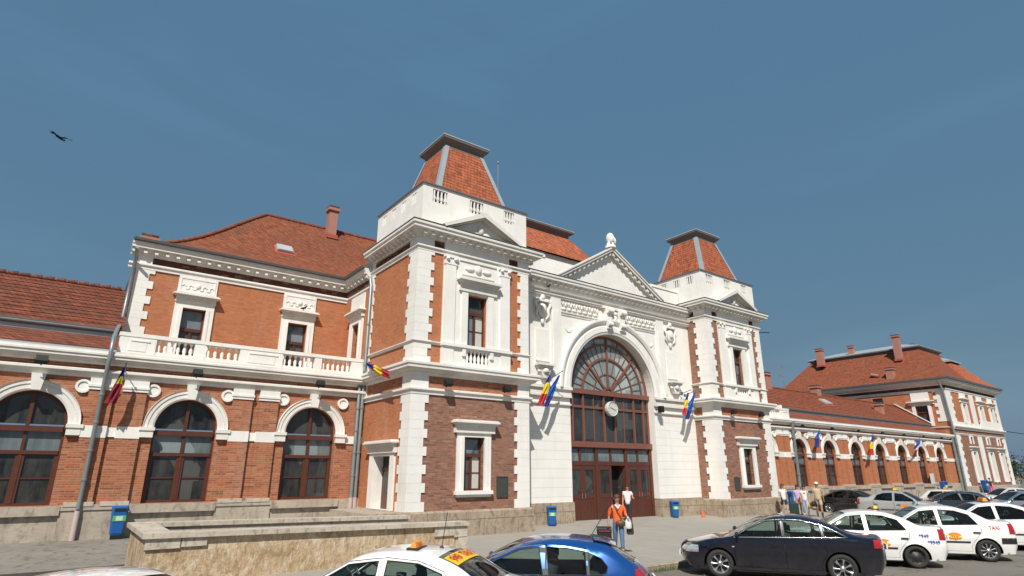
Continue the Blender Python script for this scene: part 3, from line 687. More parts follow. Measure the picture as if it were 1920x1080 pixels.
for s in (-1, 1):   # cartouches
    c2 = CX + s*4.95; m = MB()
    m.sphere(F(c2, .12, 10.2), .34, 12, 0, (.9, .55, 1.25)); m.sphere(F(c2, .32, 10.25), .2, 10, 0, (.9, .5, 1.2))
    for t in (-1, 1):
        m.tube([F(c2 + t*.42, .12, 10.75), F(c2 + t*.5, .22, 10.5), F(c2 + t*.34, .25, 10.25), F(c2 + t*.42, .16, 9.95), F(c2 + t*.2, .16, 9.72)], [.07, .1, .09, .08, .04], 7)
        m.tube([F(c2 + t*.1, .2, 10.75), F(c2 + t*.34, .3, 10.68), F(c2 + t*.42, .2, 10.5)], [.06, .09, .05], 7)
    m.box(F, c2 - .42, c2 + .42, .03, .34, 10.62, 10.7); m.sphere(F(c2, .2, 10.85), .16, 8); m.sphere(F(c2, .14, 9.62), .13, 8, 0, (1, .6, 1.4))
    m.v = [(x, YE - .03 + (y - YE + .03)*.65, z) for x, y, z in m.v]; m.build('cartouche', WHITE, ST)
    m = MB()   # swag frieze beside the keystone
    a, b = (CX + 1.0, CX + 3.66) if s > 0 else (CX - 3.66, CX - 1.0)
    m.box(F, a, b, .03, .05, 10.48, 11.0, 1); n = 7
    for k in range(n):
        u = a + (b - a)*(k + .5)/n
        m.sphere(F(u, .06, 10.5), .17, 8, 0, (1., .45, .6)); m.sphere(F(u, .06, 10.82), .08, 8, 0, (1, .5, 1.3))
        m.tube([F(u - .17, .07, 10.88), F(u - .1, .12, 10.66), F(u + .1, .12, 10.66), F(u + .17, .07, 10.88)], .035, 6)
    m.box(F, a, b, .03, .1, 10.30, 10.36); m.box(F, a, b, .03, .07, 10.18, 10.22)
    m.build('swag_frieze', [TRIMW, TRIM], ST)
    m = MB(); arcsweep(m, F, CX + s*3.15, 9.55, [(.16, .03), (.16, .07), (.24, .07), (.24, .03)], pi, 2*pi, 10); m.build('relief', WHITE, ST)
m = MB()
for s in (-1, 1):
    c = CX + .15 + s*.5
    m.prism(F, [(c - .16, 9.85), (c + .16, 9.85), (c + .24, 11.0), (c - .24, 11.0)], .03, .42)
    m.tube([F(c - .17, .46, 10.1), F(c + .17, .46, 10.1)], .13, 10); m.tube([F(c - .22, .5, 10.85), F(c + .22, .5, 10.85)], .17, 10)
m.box(F, CX - .75, CX + 1.0, .03, .34, 10.98, 11.1); m.box(F, CX - .2, CX + .5, .03, .2, 10.1, 10.95); m.sphere(F(CX + .15, .26, 10.45), .24, 10, 0, (.9, .6, 1.2)); m.sphere(F(CX + .15, .3, 10.75), .2, 8, 0, (1.3, .6, .6))
m.v = [(x, YE - .03 + (y - YE + .03)*.75, z) for x, y, z in m.v]; m.build('keystone', WHITE, ST)
pe = [(x0, YE), (x1, YE)]
m = MB(); m.sweep(pe, [(0, 11.0), (.14, 11.0), (.16, 11.08), (.2, 11.1), (.2, 11.2), (.28, 11.26), (.3, 11.32), (.1, 11.34), (.1, 11.56), (0, 11.56)]); m.build('architrave', TRIMW, ST)
m = MB(); m.sweep(pe, prof_cornice(11.55, 12.08, .46)); modillions(m, pe, .12, .30, 11.63, 11.74, .15, .36); m.build('cornice', TRIM, ST)
m = MB(); m.sweep(pe, [(.2, 12.08), (.48, 12.09), (.48, 12.12), (.2, 12.16)]); m.build('cornice_flashing', ZINCD, ST)
# pediment
PX, PH, PA, PB = CX + .08, 4.05, 14.55, 12.1
m = MB(); m.prism(F, [(PX - PH, PB), (PX + PH, PB), (PX, PA - .15)], -.1, .08); o = m.build('pediment', WHITE, ST)
m = MB(); sl = (PA - PB)/PH; L_ = hypot(PH, PA - PB)
for s in (-1, 1):
    def rk(t, d): return (PX + s*(PH + .1)*(1 - t) + s*0, PB + (PA - PB)*t + d)
    for (d0, d1, w) in ((-.30, -.1, .24), (-.1, .06, .40), (.06, .15, .46)):
        poly = [rk(0, d0), rk(1, d0), rk(1, d1), rk(0, d1)]
        m.prism(F, poly if s < 0 else poly[::-1], .08, w)
    n = 12
    for k in range(n):
        t = (k + .6)/n; u, z = rk(t, -.2)
        dd = .07; m.prism(F, [(u - dd, z - .1 + s*sl*dd), (u + dd, z - .1 - s*sl*dd), (u + dd, z + .06 - s*sl*dd), (u - dd, z + .06 + s*sl*dd)], .24, .33)
m.build('raking_cornice', TRIM, o)
m = MB(); prof = [(.36, 0), (.36, .16), (.24, .2), (.27, .34), (.2, .42), (.3, .55), (.28, .8), (.2, 1.0), (.07, 1.1), (.01, 1.13)]
m.lathe((PX, YE - .25, PA + .1), prof, 10); 
for k in range(-2, 3): m.sphere((PX + k*.1, YE - .5, PA + .75 - abs(k)*.08), .1, 6, 0, (.8, .6, 2.2))
m.v = [(PX + (x - PX)*.85, YE - .25 + (y - YE + .25)*.85, PA + .1 + (z - PA - .1)*.85) for x, y, z in m.v]; m.build('finial', WHITE, o)
# attic and hall
m = MB(); m.box(WF, x0, x1, -2.7, -2.3, 12.0, 13.35); m.box(WF, x0, x0 + 2.6, -2.75, -2.25, 13.35, 13.5); m.box(WF, x1 - 2.6, x1, -2.75, -2.25, 13.35, 13.5); m.build('attic_wall', WHITE, ST)
m = MB(); m.box(WF, 18.4, 28.2, 2.8, 13, 11, 16.35); m.build('hall_wall', WHITE, ST)
m = MB()
rg = lambda a, b, c, d, z: [(a, c, z), (b, c, z), (b, d, z), (a, d, z)]
m.grid([rg(18.2, 28.4, 2.45, 13.6, 16.3), rg(18.3, 28.3, 2.5, 13.5, 16.42)], 1, False, closeu=True)
m.grid([rg(18.3, 28.3, 2.5, 13.5, 16.42), rg(19.75, 26.75, 3.9, 12., 18.5)], 0, False, closeu=True); rf = m.build('roof', TILEO, ST)
m = MB(); m.grid([rg(19.7, 26.8, 3.85, 12.05, 18.45), rg(19.7, 26.8, 3.85, 12.05, 18.62), rg(19.35, 27.1, 3.55, 12.3, 18.78), rg(19.35, 27.1, 3.55, 12.3, 18.9)], 0, False, closeu=True)
m.grid([rg(19.33, 27.12, 3.53, 12.32, 18.88), rg(19.33, 27.12, 3.53, 12.32, 18.95), rg(20, 26.4, 4.2, 11.7, 19.05)], 1, False, closeu=True); m.face(rg(20, 26.4, 4.2, 11.7, 19.05), 1); m.build('roof_cap', [MATS['brown grey soffit'], ZINC], rf)
m = MB(); m.box(WF, 10.7, 36, .15, 12, 10.5, 12.3); m.build('flat_roof', ZINCD, ST)
m = MB(); m.tube([(20.63, 4., 18.9), (20.63, 4, 22.5)], .025, 5); m.sphere((20.63, 4, 22.6), .09, 8); m.build('lightning_rod', PIPE, ST)

# great arched window
W0 = -.40; FE = F
g = MB(); R1 = RA
arcsweep(g, F, CX, ZSP, [(R1 - .16, W0 - .1), (R1 - .16, W0), (R1, W0), (R1, W0 - .1)], N=44)
g.box(F, CX - R1, CX - R1 + .14, W0 - .1, W0, 3.9, ZSP); g.box(F, CX + R1 - .14, CX + R1, W0 - .1, W0, 3.9, ZSP)
g.box(F, CX - R1, CX + R1, W0 - .1, W0 + .12, ZSP - .14, ZSP + .1)
for r in (2.66, 1.9): arcsweep(g, F, CX, ZSP, [(r - .055, W0 - .08), (r - .055, W0 + .03), (r + .055, W0 + .03), (r + .055, W0 - .08)], N=40)
for r in (1.05,): arcsweep(g, F, CX, ZSP, [(r - .025, W0 - .08), (r - .025, W0), (r + .025, W0), (r + .025, W0 - .08)], N=30)
arcsweep(g, F, CX, ZSP + .04, [(.24, W0 - .08), (.24, W0 + .03), (.36, W0 + .03), (.36, W0 - .08)], N=16)
def ray(a, r0, r1, hw, w1):
    ca, sa = cos(a), sin(a)
    pts = [(CX - r0*ca - hw*sa, ZSP + r0*sa - hw*ca), (CX - r0*ca + hw*sa, ZSP + r0*sa + hw*ca), (CX - r1*ca + hw*sa, ZSP + r1*sa + hw*ca), (CX - r1*ca - hw*sa, ZSP + r1*sa - hw*ca)]
    g.prism(F, pts, W0 - .08, w1)
for k in range(1, 20):
    a = pi*k/20
    if k == 10: ray(a, .36, 3.0, .055, W0 + .04)
    elif k in (5, 15): ray(a, .36, 2.66 if k == 5 else 2.75, .055, W0 + .04); ray(a, 2.66, 3.02, .03, W0)
    elif k % 2 == 0: ray(a, .36 if k % 4 == 2 else 1.05, 1.86, .018, W0 - .01); ray(a, 1.94, 2.62, .02, W0 - .01); ray(a, 2.7, 3.02, .022, W0 - .01)
    else: ray(a, 1.94, 2.62, .014, W0 - .01)
gb = g.build('arched_window', WOODR, ST, label='great semicircular fanlight with red brown glazing bars')
p = MB(); arcfill(p, F, CX, ZSP, RA - .05, W0 - .05, N=40); p.build('pane', GL_F, gb)
# middle field
g = MB()
g.box(F, CX - R1 + .14, CX + R1 - .14, W0 - .1, W0 + .02, 5.56, 5.68)
for u, hw in ((-2.66, .055), (-1.9, .055), (-1.13, .03), (-.4, .055), (.4, .055), (1.13, .03), (1.9, .055), (2.66, .055)):
    g.box(F, CX + u - hw, CX + u + hw, W0 - .1, W0 + (.04 if hw > .04 else -.01), 3.9, ZSP - .14)
g.box(F, CX - R1, CX + R1, W0 - .12, W0 + .12, 3.60, 3.88)
gb = g.build('arched_window', WOODR, ST, label='tall window strip with upright bars below the fanlight')
p = MB(); p.box(F, CX - R1 + .05, CX + R1 - .05, W0 - .06, W0 - .05, 3.8, ZSP - .1); p.build('pane', pane_mat('dim hall glass', (.016, .018, .020), (.05, .052, .05), .08, .9), gb)
# doors
g = MB(); WD = W0
for u in (-R1 + .0, -1.18, 1.0, R1 - .2):
    g.box(F, CX + u, CX + u + .2, WD - .15, WD + .03, -.05, 3.6)
g.box(F, CX - R1 + .2, CX + R1 - .2, WD - .12, WD + .0, 2.72, 2.92); g.box(F, CX - R1 + .2, CX + R1 - .2, WD - .1, WD - .02, 3.5, 3.6)
for u in (-2.2, -.02, 2.05): g.box(F, CX + u - .06, CX + u + .06, WD - .1, WD - .01, 2.92, 3.5)
fb = g.build('door_frame', WOOD, ST)
p = MB(); p.box(F, CX - R1 + .15, CX + R1 - .15, WD - .09, WD - .08, 2.85, 3.55); p.build('pane', GL_M, fb)
def leaf(u0, u1, openang=0, hinge=0):
    n = u1 - u0; h = 2.72
    G = front(0.); d = MB()
    d.box(G, 0, .16, -.05, 0, .06, h); d.box(G, n - .16, n, -.05, 0, .06, h); d.box(G, .16, n - .16, -.05, 0, 2.5, h); d.box(G, .16, n - .16, -.05, 0, 1.15, 1.35)
    d.box(G, .16, n - .16, -.045, -.02, .06, 1.15)
    k = 6
    for i in range(k): uu = .16 + (n - .32)*i/k; d.box(G, uu + .008, uu + (n - .32)/k - .008, -.02, -.012, .1, 1.13)
    o = d.build('door', WOOD, ST)
    p = MB(); p.box(G, .14, n - .14, -.035, -.025, 1.33, 2.52); p.build('pane', GL_D, o)
    hd = MB(); hd.tube([(n - .1 if hinge == 0 else .1, -.05, 1.15), (n - .1 if hinge == 0 else .1, -.05, 1.4)], .02, 6); hd.build('handle', flat('steel', (.5, .5, .5), .3, .9), o)
    if hinge == 0: o.location = (CX + u0, YE - WD + .02, 0); o.rotation_euler = (0, 0, openang)
    else:
        o.data.transform(Matrix.Translation((-n, 0, 0)))
        for c in o.children: c.data.transform(Matrix.Translation((-n, 0, 0)))
        o.location = (CX + u1, YE - WD + .02, 0); o.rotation_euler = (0, 0, openang)
leaf(-2.95, -2.07); leaf(-2.06, -1.18, hinge=1); leaf(-.98, -.02); leaf(.0, 1.0, radians(-78), 1); leaf(1.2, 2.07); leaf(2.08, 2.95, hinge=1)
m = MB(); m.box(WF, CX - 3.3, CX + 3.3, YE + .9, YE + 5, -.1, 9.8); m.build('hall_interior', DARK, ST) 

# ---------------------------------------------------------------- far end pavilion
xa, xb, yf = 81., 98.4, -.35
F = front(yf); L = left(xa); bays = [86., 91.7, 95.6]
m = MB(); wall(m, F, xa, xb, .9, 5.3, [('r', c - .6, c + .6, 1.3, 4.6) for c in bays] if False else [('r', c - .55, c + .55, 1.3, 4.7) for c in bays], depth=.4, mr=1); m.build('lower_wall', [BR_B, WHITE], ST)
m = MB(); wall(m, F, xa, xb, 7.6, 11.6, [('r', c - .55, c + .55, 7.9, 10.2) for c in bays], depth=.4, mr=1); wall(m, L, -20, -yf, 1, 11.6, [('r', -3.0, -1.7, 7.55, 9.9), ('r', -7.6, -6.4, 9.9, 11.2)], depth=.3); m.build('upper_wall', [BR_O, WHITE], ST)
m = MB(); wall(m, F, xa, xb, 5.3, 7.6, [('r', c - .4, c + .4, 5.6, 6.4) for c in bays], depth=.3); m.build('lower_wall', BR_B, ST)
m = MB(); wall(m, F, xa, xb, 11.6, 12.5); m.build('frieze', BR_D, ST); m = MB(); wall(m, L, -20, -yf, 11.6, 12.5); m.build('frieze', BR_D, ST); m = MB(); wall(m, right(xb), yf, 20, .9, 12.5); m.build('side_wall', BR_D, ST)
pth = [(xa, 20), (xa, yf), (xb, yf), (xb, 20)]
m = MB(); m.sweep(pth, [(0, -.3), (.15, -.3), (.15, .9), (0, .95)]); m.build('plinth', PLINTHL, ST)
m = MB(); m.sweep(pth, prof_string(11.45, 11.75, .15)); m.build('string_course', TRIMW, ST)
for z0, z1, w_ in ((7.15, 7.55, .3), (6.5, 6.7, .12)): m = MB(); m.sweep(pth[1:], prof_string(z0, z1, w_)); m.build('string_course', TRIMW, ST)
m = MB(); m.sweep(pth, prof_cornice(12.1, 12.75, .7)); m.build('cornice', TRIM, ST)
m = MB(); m.sweep(pth, [(.5, 12.75), (.85, 12.76), (.88, 12.95), (.5, 13.0)]); m.build('gutter', ZINCD, ST)
for z0, z1 in ((.95, 6.5), (8.0, 11.45)):
    q = MB(); quoins(q, F, xa - .06, 1, z0, z1, (1.7, 1.35), .42, .06); quoins(q, L, -yf, -1, z0, z1, (1.3, 1.0), .42, .06); q.build('quoins', WHITE, ST)
    q = MB(); quoins(q, F, xb, -1, z0, z1, (1.2, .9), .42, .06); q.build('quoins', WHITE, ST)
    q = MB(); quoins(q, F, 88.2, 1, z0, z1, (1.3, 1.3), .42, .1); q.build('pilaster', WHITE, ST)
q = MB(); q.box(F, xa, xb, 0, .1, 7.55, 8.0); q.box(F, 90, 97, .1, .16, 7.6, 8.5); q.build('white_band', WHITE, ST)
for c in bays:
    surround(F, c - .55, c + .55, 1.3, 4.7, .4, .1, ST, sill=False); window_rect(F, c - .55, c + .55, 1.3, 4.7, ST, w=-.3); hood(F, c - 1.2, c + 1.2, 5.05, 5.25, .4, ST)
    surround(F, c - .55, c + .55, 7.9, 10.2, .42, .1, ST, sill=False); window_rect(F, c - .55, c + .55, 7.9, 10.2, ST, w=-.3); hood(F, c - 1.3, c + 1.3, 10.6, 10.85, .4, ST)
    m = MB(); m.box(F, c - .9, c + .9, 0, .08, 10.9, 11.5); m.build('relief_panel', WHITE, ST)
    surround(F, c - .4, c + .4, 5.6, 6.4, .22, .08, ST, sill=False); window_rect(F, c - .4, c + .4, 5.6, 6.4, ST, w=-.2, mull=0)
surround(L, -3.0, -1.7, 7.55, 9.9, .36, .1, ST, sill=False); window_rect(L, -3.0, -1.7, 7.55, 9.9, ST, w=-.2, gtop=GL_D); hood(L, -3.8, -.9, 10.2, 10.4, .4, ST)
m = MB(); m.box(L, -3.3, -1.4, 0, .08, 10.5, 11.45); m.build('relief_panel', WHITE, ST)
window_rect(L, -7.6, -6.4, 9.9, 11.2, ST, w=-.2, tr=.5)
m = MB(); m.sweep([(xa, 20), (xa, yf)], prof_string(7.25, 7.4, .15)); m.build('string_course', TRIM, ST)
# flashing where the low roof meets the flank
m = MB(); m.tube([(xa - .1, 5.2, 10.35), (xa - .1, 1.7, 7.85)], .1, 6); m.build('roof_flashing', ZINC, ST)
m = MB(); N = 10
def rr(t):
    f = t - .10*sin(pi*t)*(1 - t); x_, X_ = xa - .7 + t*5.7, xb + .7 - t*6.2; y_, Y_ = yf - .7 + 4.2*t, 20.5 - 3.5*t
    return [(x_, y_, 12.9 + 4.6*f), (X_, y_, 12.9 + 4.6*f), (X_, Y_, 12.9 + 4.6*f), (x_, Y_, 12.9 + 4.6*f)]
m.grid([rr(i/N) for i in range(N + 1)], 0, False, closeu=True); rf = m.build('roof', TILE, ST)
t = rr(1); m = MB()
cap = lambda e, z: [(t[0][0] - e, t[0][1] - e, z), (t[1][0] + e, t[1][1] - e, z), (t[2][0] + e, t[2][1] + e, z), (t[3][0] - e, t[3][1] + e, z)]
m.grid([cap(.02, 17.4), cap(.02, 17.6), cap(.35, 17.75), cap(.35, 17.9)], 1, False, closeu=True); m.grid([cap(.36, 17.88), cap(.36, 17.95), cap(-2.6, 18.85)], 0, False, closeu=True); m.face(cap(-2.6, 18.85)); m.build('roof_cap', [ZINC, ZINCD], rf)
# small front mansard
m = MB()
def r2(t): f = t - .12*sin(pi*t)*(1 - t); return [(88.5 + 2.2*t, -1.1 + 2.6*t, 12.95 + 3.1*f), (xb + .7 - 5.3*t, -1.1 + 2.6*t, 12.95 + 3.1*f), (xb + .7 - 5.3*t, 8 - 3*t, 12.95 + 3.1*f), (88.5 + 2.2*t, 8 - 3*t, 12.95 + 3.1*f)]
m.grid([r2(i/8) for i in range(9)], 0, False, closeu=True); r2f = m.build('roof', TILEO, ST)
t2 = r2(1); m = MB(); e = .3
base = [(t2[0][0] - e, t2[0][1] - e, 16.1), (t2[1][0] + e, t2[1][1] - e, 16.1), (t2[2][0] + e, t2[2][1] + e, 16.1), (t2[3][0] - e, t2[3][1] + e, 16.1)]
b2 = [(x, y, 16.3) for x, y, z in base]; ap = ((t2[0][0] + t2[1][0])/2, (t2[0][1] + t2[2][1])/2, 17.2)
m.grid([base, b2], 0, False, closeu=True)
for i in range(4): m.face([b2[i], b2[(i+1) % 4], ap])
m.build('roof_cap', ZINC, r2f)
chimney(84.4, 4.9, 16.0, 19.1, .36, rf); chimney(84.6, 14.9, 16.6, 18.9, .4, rf); chimney(86.5, 11.4, 17.7, 19.0, .32, rf); chimney(92.5, 6., 17.7, 19.1, .36, rf); chimney(81.6, 5.2, 12.9, 14.6, .4, rf)
skylight(82.3, 7.2, 14.2, .5, .3, rf)

# ================================================================== SETTING
def gz(y): 
    t = max(0., min(1., (y + 5.5)/5.0)); return GW*t*t*(3 - 2*t)
m = NT('asphalt'); p = m.pos(); n1 = m.noise(p, .35, 6, .65); n2 = m.noise(p, 60, 3, .7); n3 = m.noise(p, 2.5, 4, .6)
c = m.mix(m.ramp(n1, .35, .7), (.16, .14, .118), (.20, .178, .152)); c = m.mix(m.ramp(n2, .35, .7, 0, .5), c, (.19, .18, .165)); c = m.mix(m.ramp(n3, .6, .8, 0, .4), c, (.07, .065, .06)); vo = m.node('ShaderNodeTexVoronoi', feature='DISTANCE_TO_EDGE'); vo.inputs['Scale'].default_value = .45; wv = m.node('ShaderNodeVectorMath', operation='ADD'); nn = m.node('ShaderNodeTexNoise'); nn.inputs['Scale'].default_value = 2.2; nn.inputs['Detail'].default_value = 6; m.link(p, nn.inputs['Vector']); m.link(p, wv.inputs[0]); m.link(nn.outputs['Color'], wv.inputs[1]); m.link(wv.outputs[0], vo.inputs['Vector'])
c = m.mix(m.ramp(vo.outputs['Distance'], .012, .0, 0, .7), c, (.035, .03, .028)); n6 = m.noise(p, .9, 3, .5); c = m.mix(m.ramp(n6, .62, .70, 0, .5), c, (.06, .055, .05))
m.col(c); m.set(Roughness=.85, Specular_IOR_Level=.3); m.bump(n2, .4, .01); ASPH = m.mat
m = NT('paving'); vec = m.pos()
b = m.node('ShaderNodeTexBrick'); m.link(m.scale(vec, (1, 1, 0)), b.inputs['Vector']); b.inputs['Scale'].default_value = 1; b.inputs['Brick Width'].default_value = .6; b.inputs['Row Height'].default_value = .6; b.inputs['Mortar Size'].default_value = .006; b.offset = 0.
b.inputs['Color1'].default_value = (.39, .36, .315, 1); b.inputs['Color2'].default_value = (.355, .33, .29, 1); b.inputs['Mortar'].default_value = (.19, .18, .165, 1)
n1 = m.noise(vec, .5, 6, .65); n2 = m.noise(vec, 30, 3); n3 = m.noise(vec, 3, 5, .7)
c = m.mix(m.ramp(n1, .35, .7, 0, .55), b.outputs['Color'], (.30, .275, .24)); c = m.mix(m.ramp(n3, .55, .75, 0, .45), c, (.38, .355, .315)); c = m.mix(m.ramp(n2, .4, .7, 0, .3), c, (.15, .14, .13))
n5 = m.noise(vec, 1.1, 3, .5); c = m.mix(m.ramp(n5, .66, .72, 0, .35), c, (.12, .11, .10))
m.col(c); m.set(Roughness=.8, Specular_IOR_Level=.3); m.bump(m.math('SUBTRACT', n2, b.outputs['Fac']), .25, .01); PAVE = m.mat
FCA = stone('worn forecourt asphalt', (.27, .245, .215), (.21, .19, .165), (.32, .295, .26), .5, .15)
ROADZ = -.12
mb = MB(); mb.face([(-600, -600, ROADZ), (1500, -600, ROADZ), (1500, 1200, ROADZ), (-600, 1200, ROADZ)]); tag(mb.build('ground', ASPH), kind='structure')
def sheet(name, mat, edge, ytop=.3, step=12):   # edge: front polyline in plan, left to right
    mb = MB()
    for (p, q) in zip(edge, edge[1:]):
        rows = []
        for i in range(step + 1):
            t = i/step; rows.append([(p[0], p[1] + (ytop - p[1])*t, gz(p[1] + (ytop - p[1])*t)), (q[0], q[1] + (ytop - q[1])*t, gz(q[1] + (ytop - q[1])*t))])
        mb.grid(rows, 0, True)
        mb.face([(p[0], p[1], -.3), (q[0], q[1], -.3), (q[0], q[1], gz(q[1])), (p[0], p[1], gz(p[1]))])
    tag(mb.build(name, mat), kind='structure')
sheet('pavement', PAVE, [(2.9, -13.65), (14, -13.65), (30, -13.65), (33.5, -12.8), (37.5, -8.5), (39.5, -4.4), (60, -3.6), (105, -3.4)])
sheet('forecourt', FCA, [(-30, -13.65), (2.89, -13.65)])
# kerb stones
KS = stone('kerb stone', (.46, .40, .31), (.34, .28, .21), (.25, .20, .15), 1.4, .4, blocks=(.9, .9))
def kerb(pts):
    mb = MB(); mb.sweep(pts, [(-.02, -.3), (.26, -.3), (.26, .0), (.23, .03), (.0, .035), (-.02, .03)]); return tag(mb.build('kerb', KS), kind='structure')
kerb([(-30, -13.65), (14, -13.65), (30, -13.65), (33.5, -12.8), (37.5, -8.5), (39.5, -4.4), (60, -3.6), (105, -3.4)])
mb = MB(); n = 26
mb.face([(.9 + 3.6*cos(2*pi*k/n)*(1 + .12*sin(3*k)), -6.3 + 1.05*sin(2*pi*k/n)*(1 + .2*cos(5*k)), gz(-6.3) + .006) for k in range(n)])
tag(mb.build('painted_shadow_patch', flat('painted ground shadow', (.05, .045, .04), .8, 0, .3, 3)), kind='structure')  # flat dark sheet paints a cast shadow onto the forecourt
# grass tufts at the kerb
GR = flat('dry green grass', (.10, .13, .04), .8, 0, .4, 5)
mb = MB()
for k in range(260):
    x = random.gauss(13.5, .35); y = -13.98 + random.gauss(0, .07); a = random.uniform(0, 6.28); h = random.uniform(.06, .17)
    mb.face([(x, y, ROADZ), (x + .012*cos(a), y + .012*sin(a), ROADZ), (x + .06*cos(a + 1), y + .06*sin(a + 1), ROADZ + h)])
tag(mb.build('grass', GR), 'tuft of green grass growing beside the kerb stones', 'grass', kind='stuff')

# ================================================================== WORLD, SUN, CAMERA
SD = Vector((-.85, -1.0, 1.45)).normalized()
w = bpy.data.worlds.new('World'); scn.world = w; w.use_nodes = True
nt = w.node_tree; bg = nt.nodes['Background']
sky = nt.nodes.new('ShaderNodeTexSky'); sky.sky_type = 'NISHITA'; sky.sun_disc = False
sky.sun_elevation = math.asin(SD.z); sky.sun_rotation = atan2(SD.x, SD.y)
sky.air_density = 1.3; sky.dust_density = 1.6; sky.ozone_density = 2.2; sky.altitude = 300
def wmix(bt, a, b):
    n = nt.nodes.new('ShaderNodeMix'); n.data_type = 'RGBA'; n.blend_type = bt; n.inputs[0].default_value = 1
    for i, x in ((6, a), (7, b)):
        if hasattr(x, 'links'): nt.links.new(x, n.inputs[i])
        else: n.inputs[i].default_value = tuple(x) + (1,)
    return n.outputs[2]
BGS = .085
haze = wmix('ADD', wmix('MULTIPLY', sky.outputs[0], (.22, .15, .03)), (.075/BGS, .178/BGS, .318/BGS))    # thick summer haze levels the sky out
tc = nt.nodes.new('ShaderNodeTexCoord'); mp = nt.nodes.new('ShaderNodeMapping'); mp.inputs['Scale'].default_value = (1, 1, 3.2); nt.links.new(tc.outputs['Generated'], mp.inputs[0])
nz = nt.nodes.new('ShaderNodeTexNoise'); nz.inputs['Scale'].default_value = 1.9; nz.inputs['Detail'].default_value = 5; nz.inputs['Roughness'].default_value = .55; nz.inputs['Distortion'].default_value = .8; nt.links.new(mp.outputs[0], nz.inputs['Vector'])
mr = nt.nodes.new('ShaderNodeMapRange'); mr.inputs['From Min'].default_value = .5; mr.inputs['From Max'].default_value = .85; mr.inputs['To Min'].default_value = 1.; mr.inputs['To Max'].default_value = 1.16; nt.links.new(nz.outputs['Fac'], mr.inputs['Value'])
nt.links.new(wmix('MULTIPLY', haze, mr.outputs[0]), bg.inputs[0]); bg.inputs[1].default_value = BGS
sun = bpy.data.lights.new('sun', 'SUN'); sun.energy = 5.0; sun.angle = radians(.55); sun.color = (1., .95, .87)
so = bpy.data.objects.new('sun', sun); COL.objects.link(so); so.rotation_euler = SD.to_track_quat('Z', 'Y').to_euler(); so.location = (-30, -50, 60)
cam = bpy.data.cameras.new('camera'); co = bpy.data.objects.new('camera', cam); COL.objects.link(co)
yaw, pitch, roll, f = 0.6390631616564604, 0.30299627945965774, 0.001487174306215301, 1102.4914370165675
fw = Vector((sin(yaw)*cos(pitch), cos(yaw)*cos(pitch), sin(pitch))); r = fw.cross(Vector((0, 0, 1))).normalized(); u = r.cross(fw)
r2_ = r*cos(roll) + u*sin(roll); u2_ = u*cos(roll) - r*sin(roll)
co.matrix_world = Matrix(((r2_.x, u2_.x, -fw.x, 0), (r2_.y, u2_.y, -fw.y, -25.38220158), (r2_.z, u2_.z, -fw.z, 2.39750659), (0, 0, 0, 1)))
cam.sensor_fit = 'HORIZONTAL'; cam.sensor_width = 36; cam.lens = f/1920*36; cam.clip_start = .05; cam.clip_end = 4000
scn.camera = co
scn.view_settings.view_transform = 'Standard'; scn.view_settings.look = 'None'; scn.view_settings.exposure = 0; scn.view_settings.gamma = 1
scn.cycles.max_bounces = 6; scn.cycles.transparent_max_bounces = 12
# ================================================================== CARS
def catmull(P, n=6):
    out = []
    for i in range(len(P) - 1):
        p0 = P[max(i-1, 0)]; p1 = P[i]; p2 = P[i+1]; p3 = P[min(i+2, len(P)-1)]
        for k in range(n):
            t = k/n
            out.append(tuple(.5*((2*p1[j]) + (-p0[j] + p2[j])*t + (2*p0[j] - 5*p1[j] + 4*p2[j] - p3[j])*t*t + (-p0[j] + 3*p1[j] - 3*p2[j] + p3[j])*t**3) for j in (0, 1)))
    out.append(tuple(P[-1])); return out
def pip(x, y, poly):
    c = False; n = len(poly); j = n - 1
    for i in range(n):
        xi, yi = poly[i]; xj, yj = poly[j]
        if (yi > y) != (yj > y) and x < (xj - xi)*(y - yi)/(yj - yi) + xi: c = not c
        j = i
    return c
def pdist(x, y, line):
    best = 9.
    for (ax, ay), (bx, by) in zip(line, line[1:]):
        dx, dy = bx - ax, by - ay; L = dx*dx + dy*dy
        t = 0 if L == 0 else max(0, min(1, ((x - ax)*dx + (y - ay)*dy)/L))
        d = hypot(x - ax - t*dx, y - ay - t*dy)
        if d < best: best = d
    return best
def densify(poly, s=.06, closed=True):
    out = []; n = len(poly)
    for i in range(n if closed else n - 1):
        a, b = poly[i], poly[(i+1) % n]; k = max(1, int(hypot(b[0]-a[0], b[1]-a[1])/s))
        out += [(a[0] + (b[0]-a[0])*t/k, a[1] + (b[1]-a[1])*t/k) for t in range(k)]
    if not closed: out.append(poly[-1])
    return out
def shrink(poly, d):
    n = len(poly); A = sum(poly[i][0]*poly[(i+1) % n][1] - poly[(i+1) % n][0]*poly[i][1] for i in range(n)); s = 1 if A > 0 else -1; out = []
    for i in range(n):
        a, b, c = Vector(poly[i-1]), Vector(poly[i]), Vector(poly[(i+1) % n])
        e0 = (b - a).normalized() if (b - a).length > 1e-6 else Vector((1, 0)); e1 = (c - b).normalized() if (c - b).length > 1e-6 else e0
        nn = Vector((-(e0.y + e1.y), e0.x + e1.x))
        if nn.length < 1e-6: nn = Vector((-e0.y, e0.x))
        nn.normalize(); out.append((b.x + s*nn.x*d, b.y + s*nn.y*d))
    return out
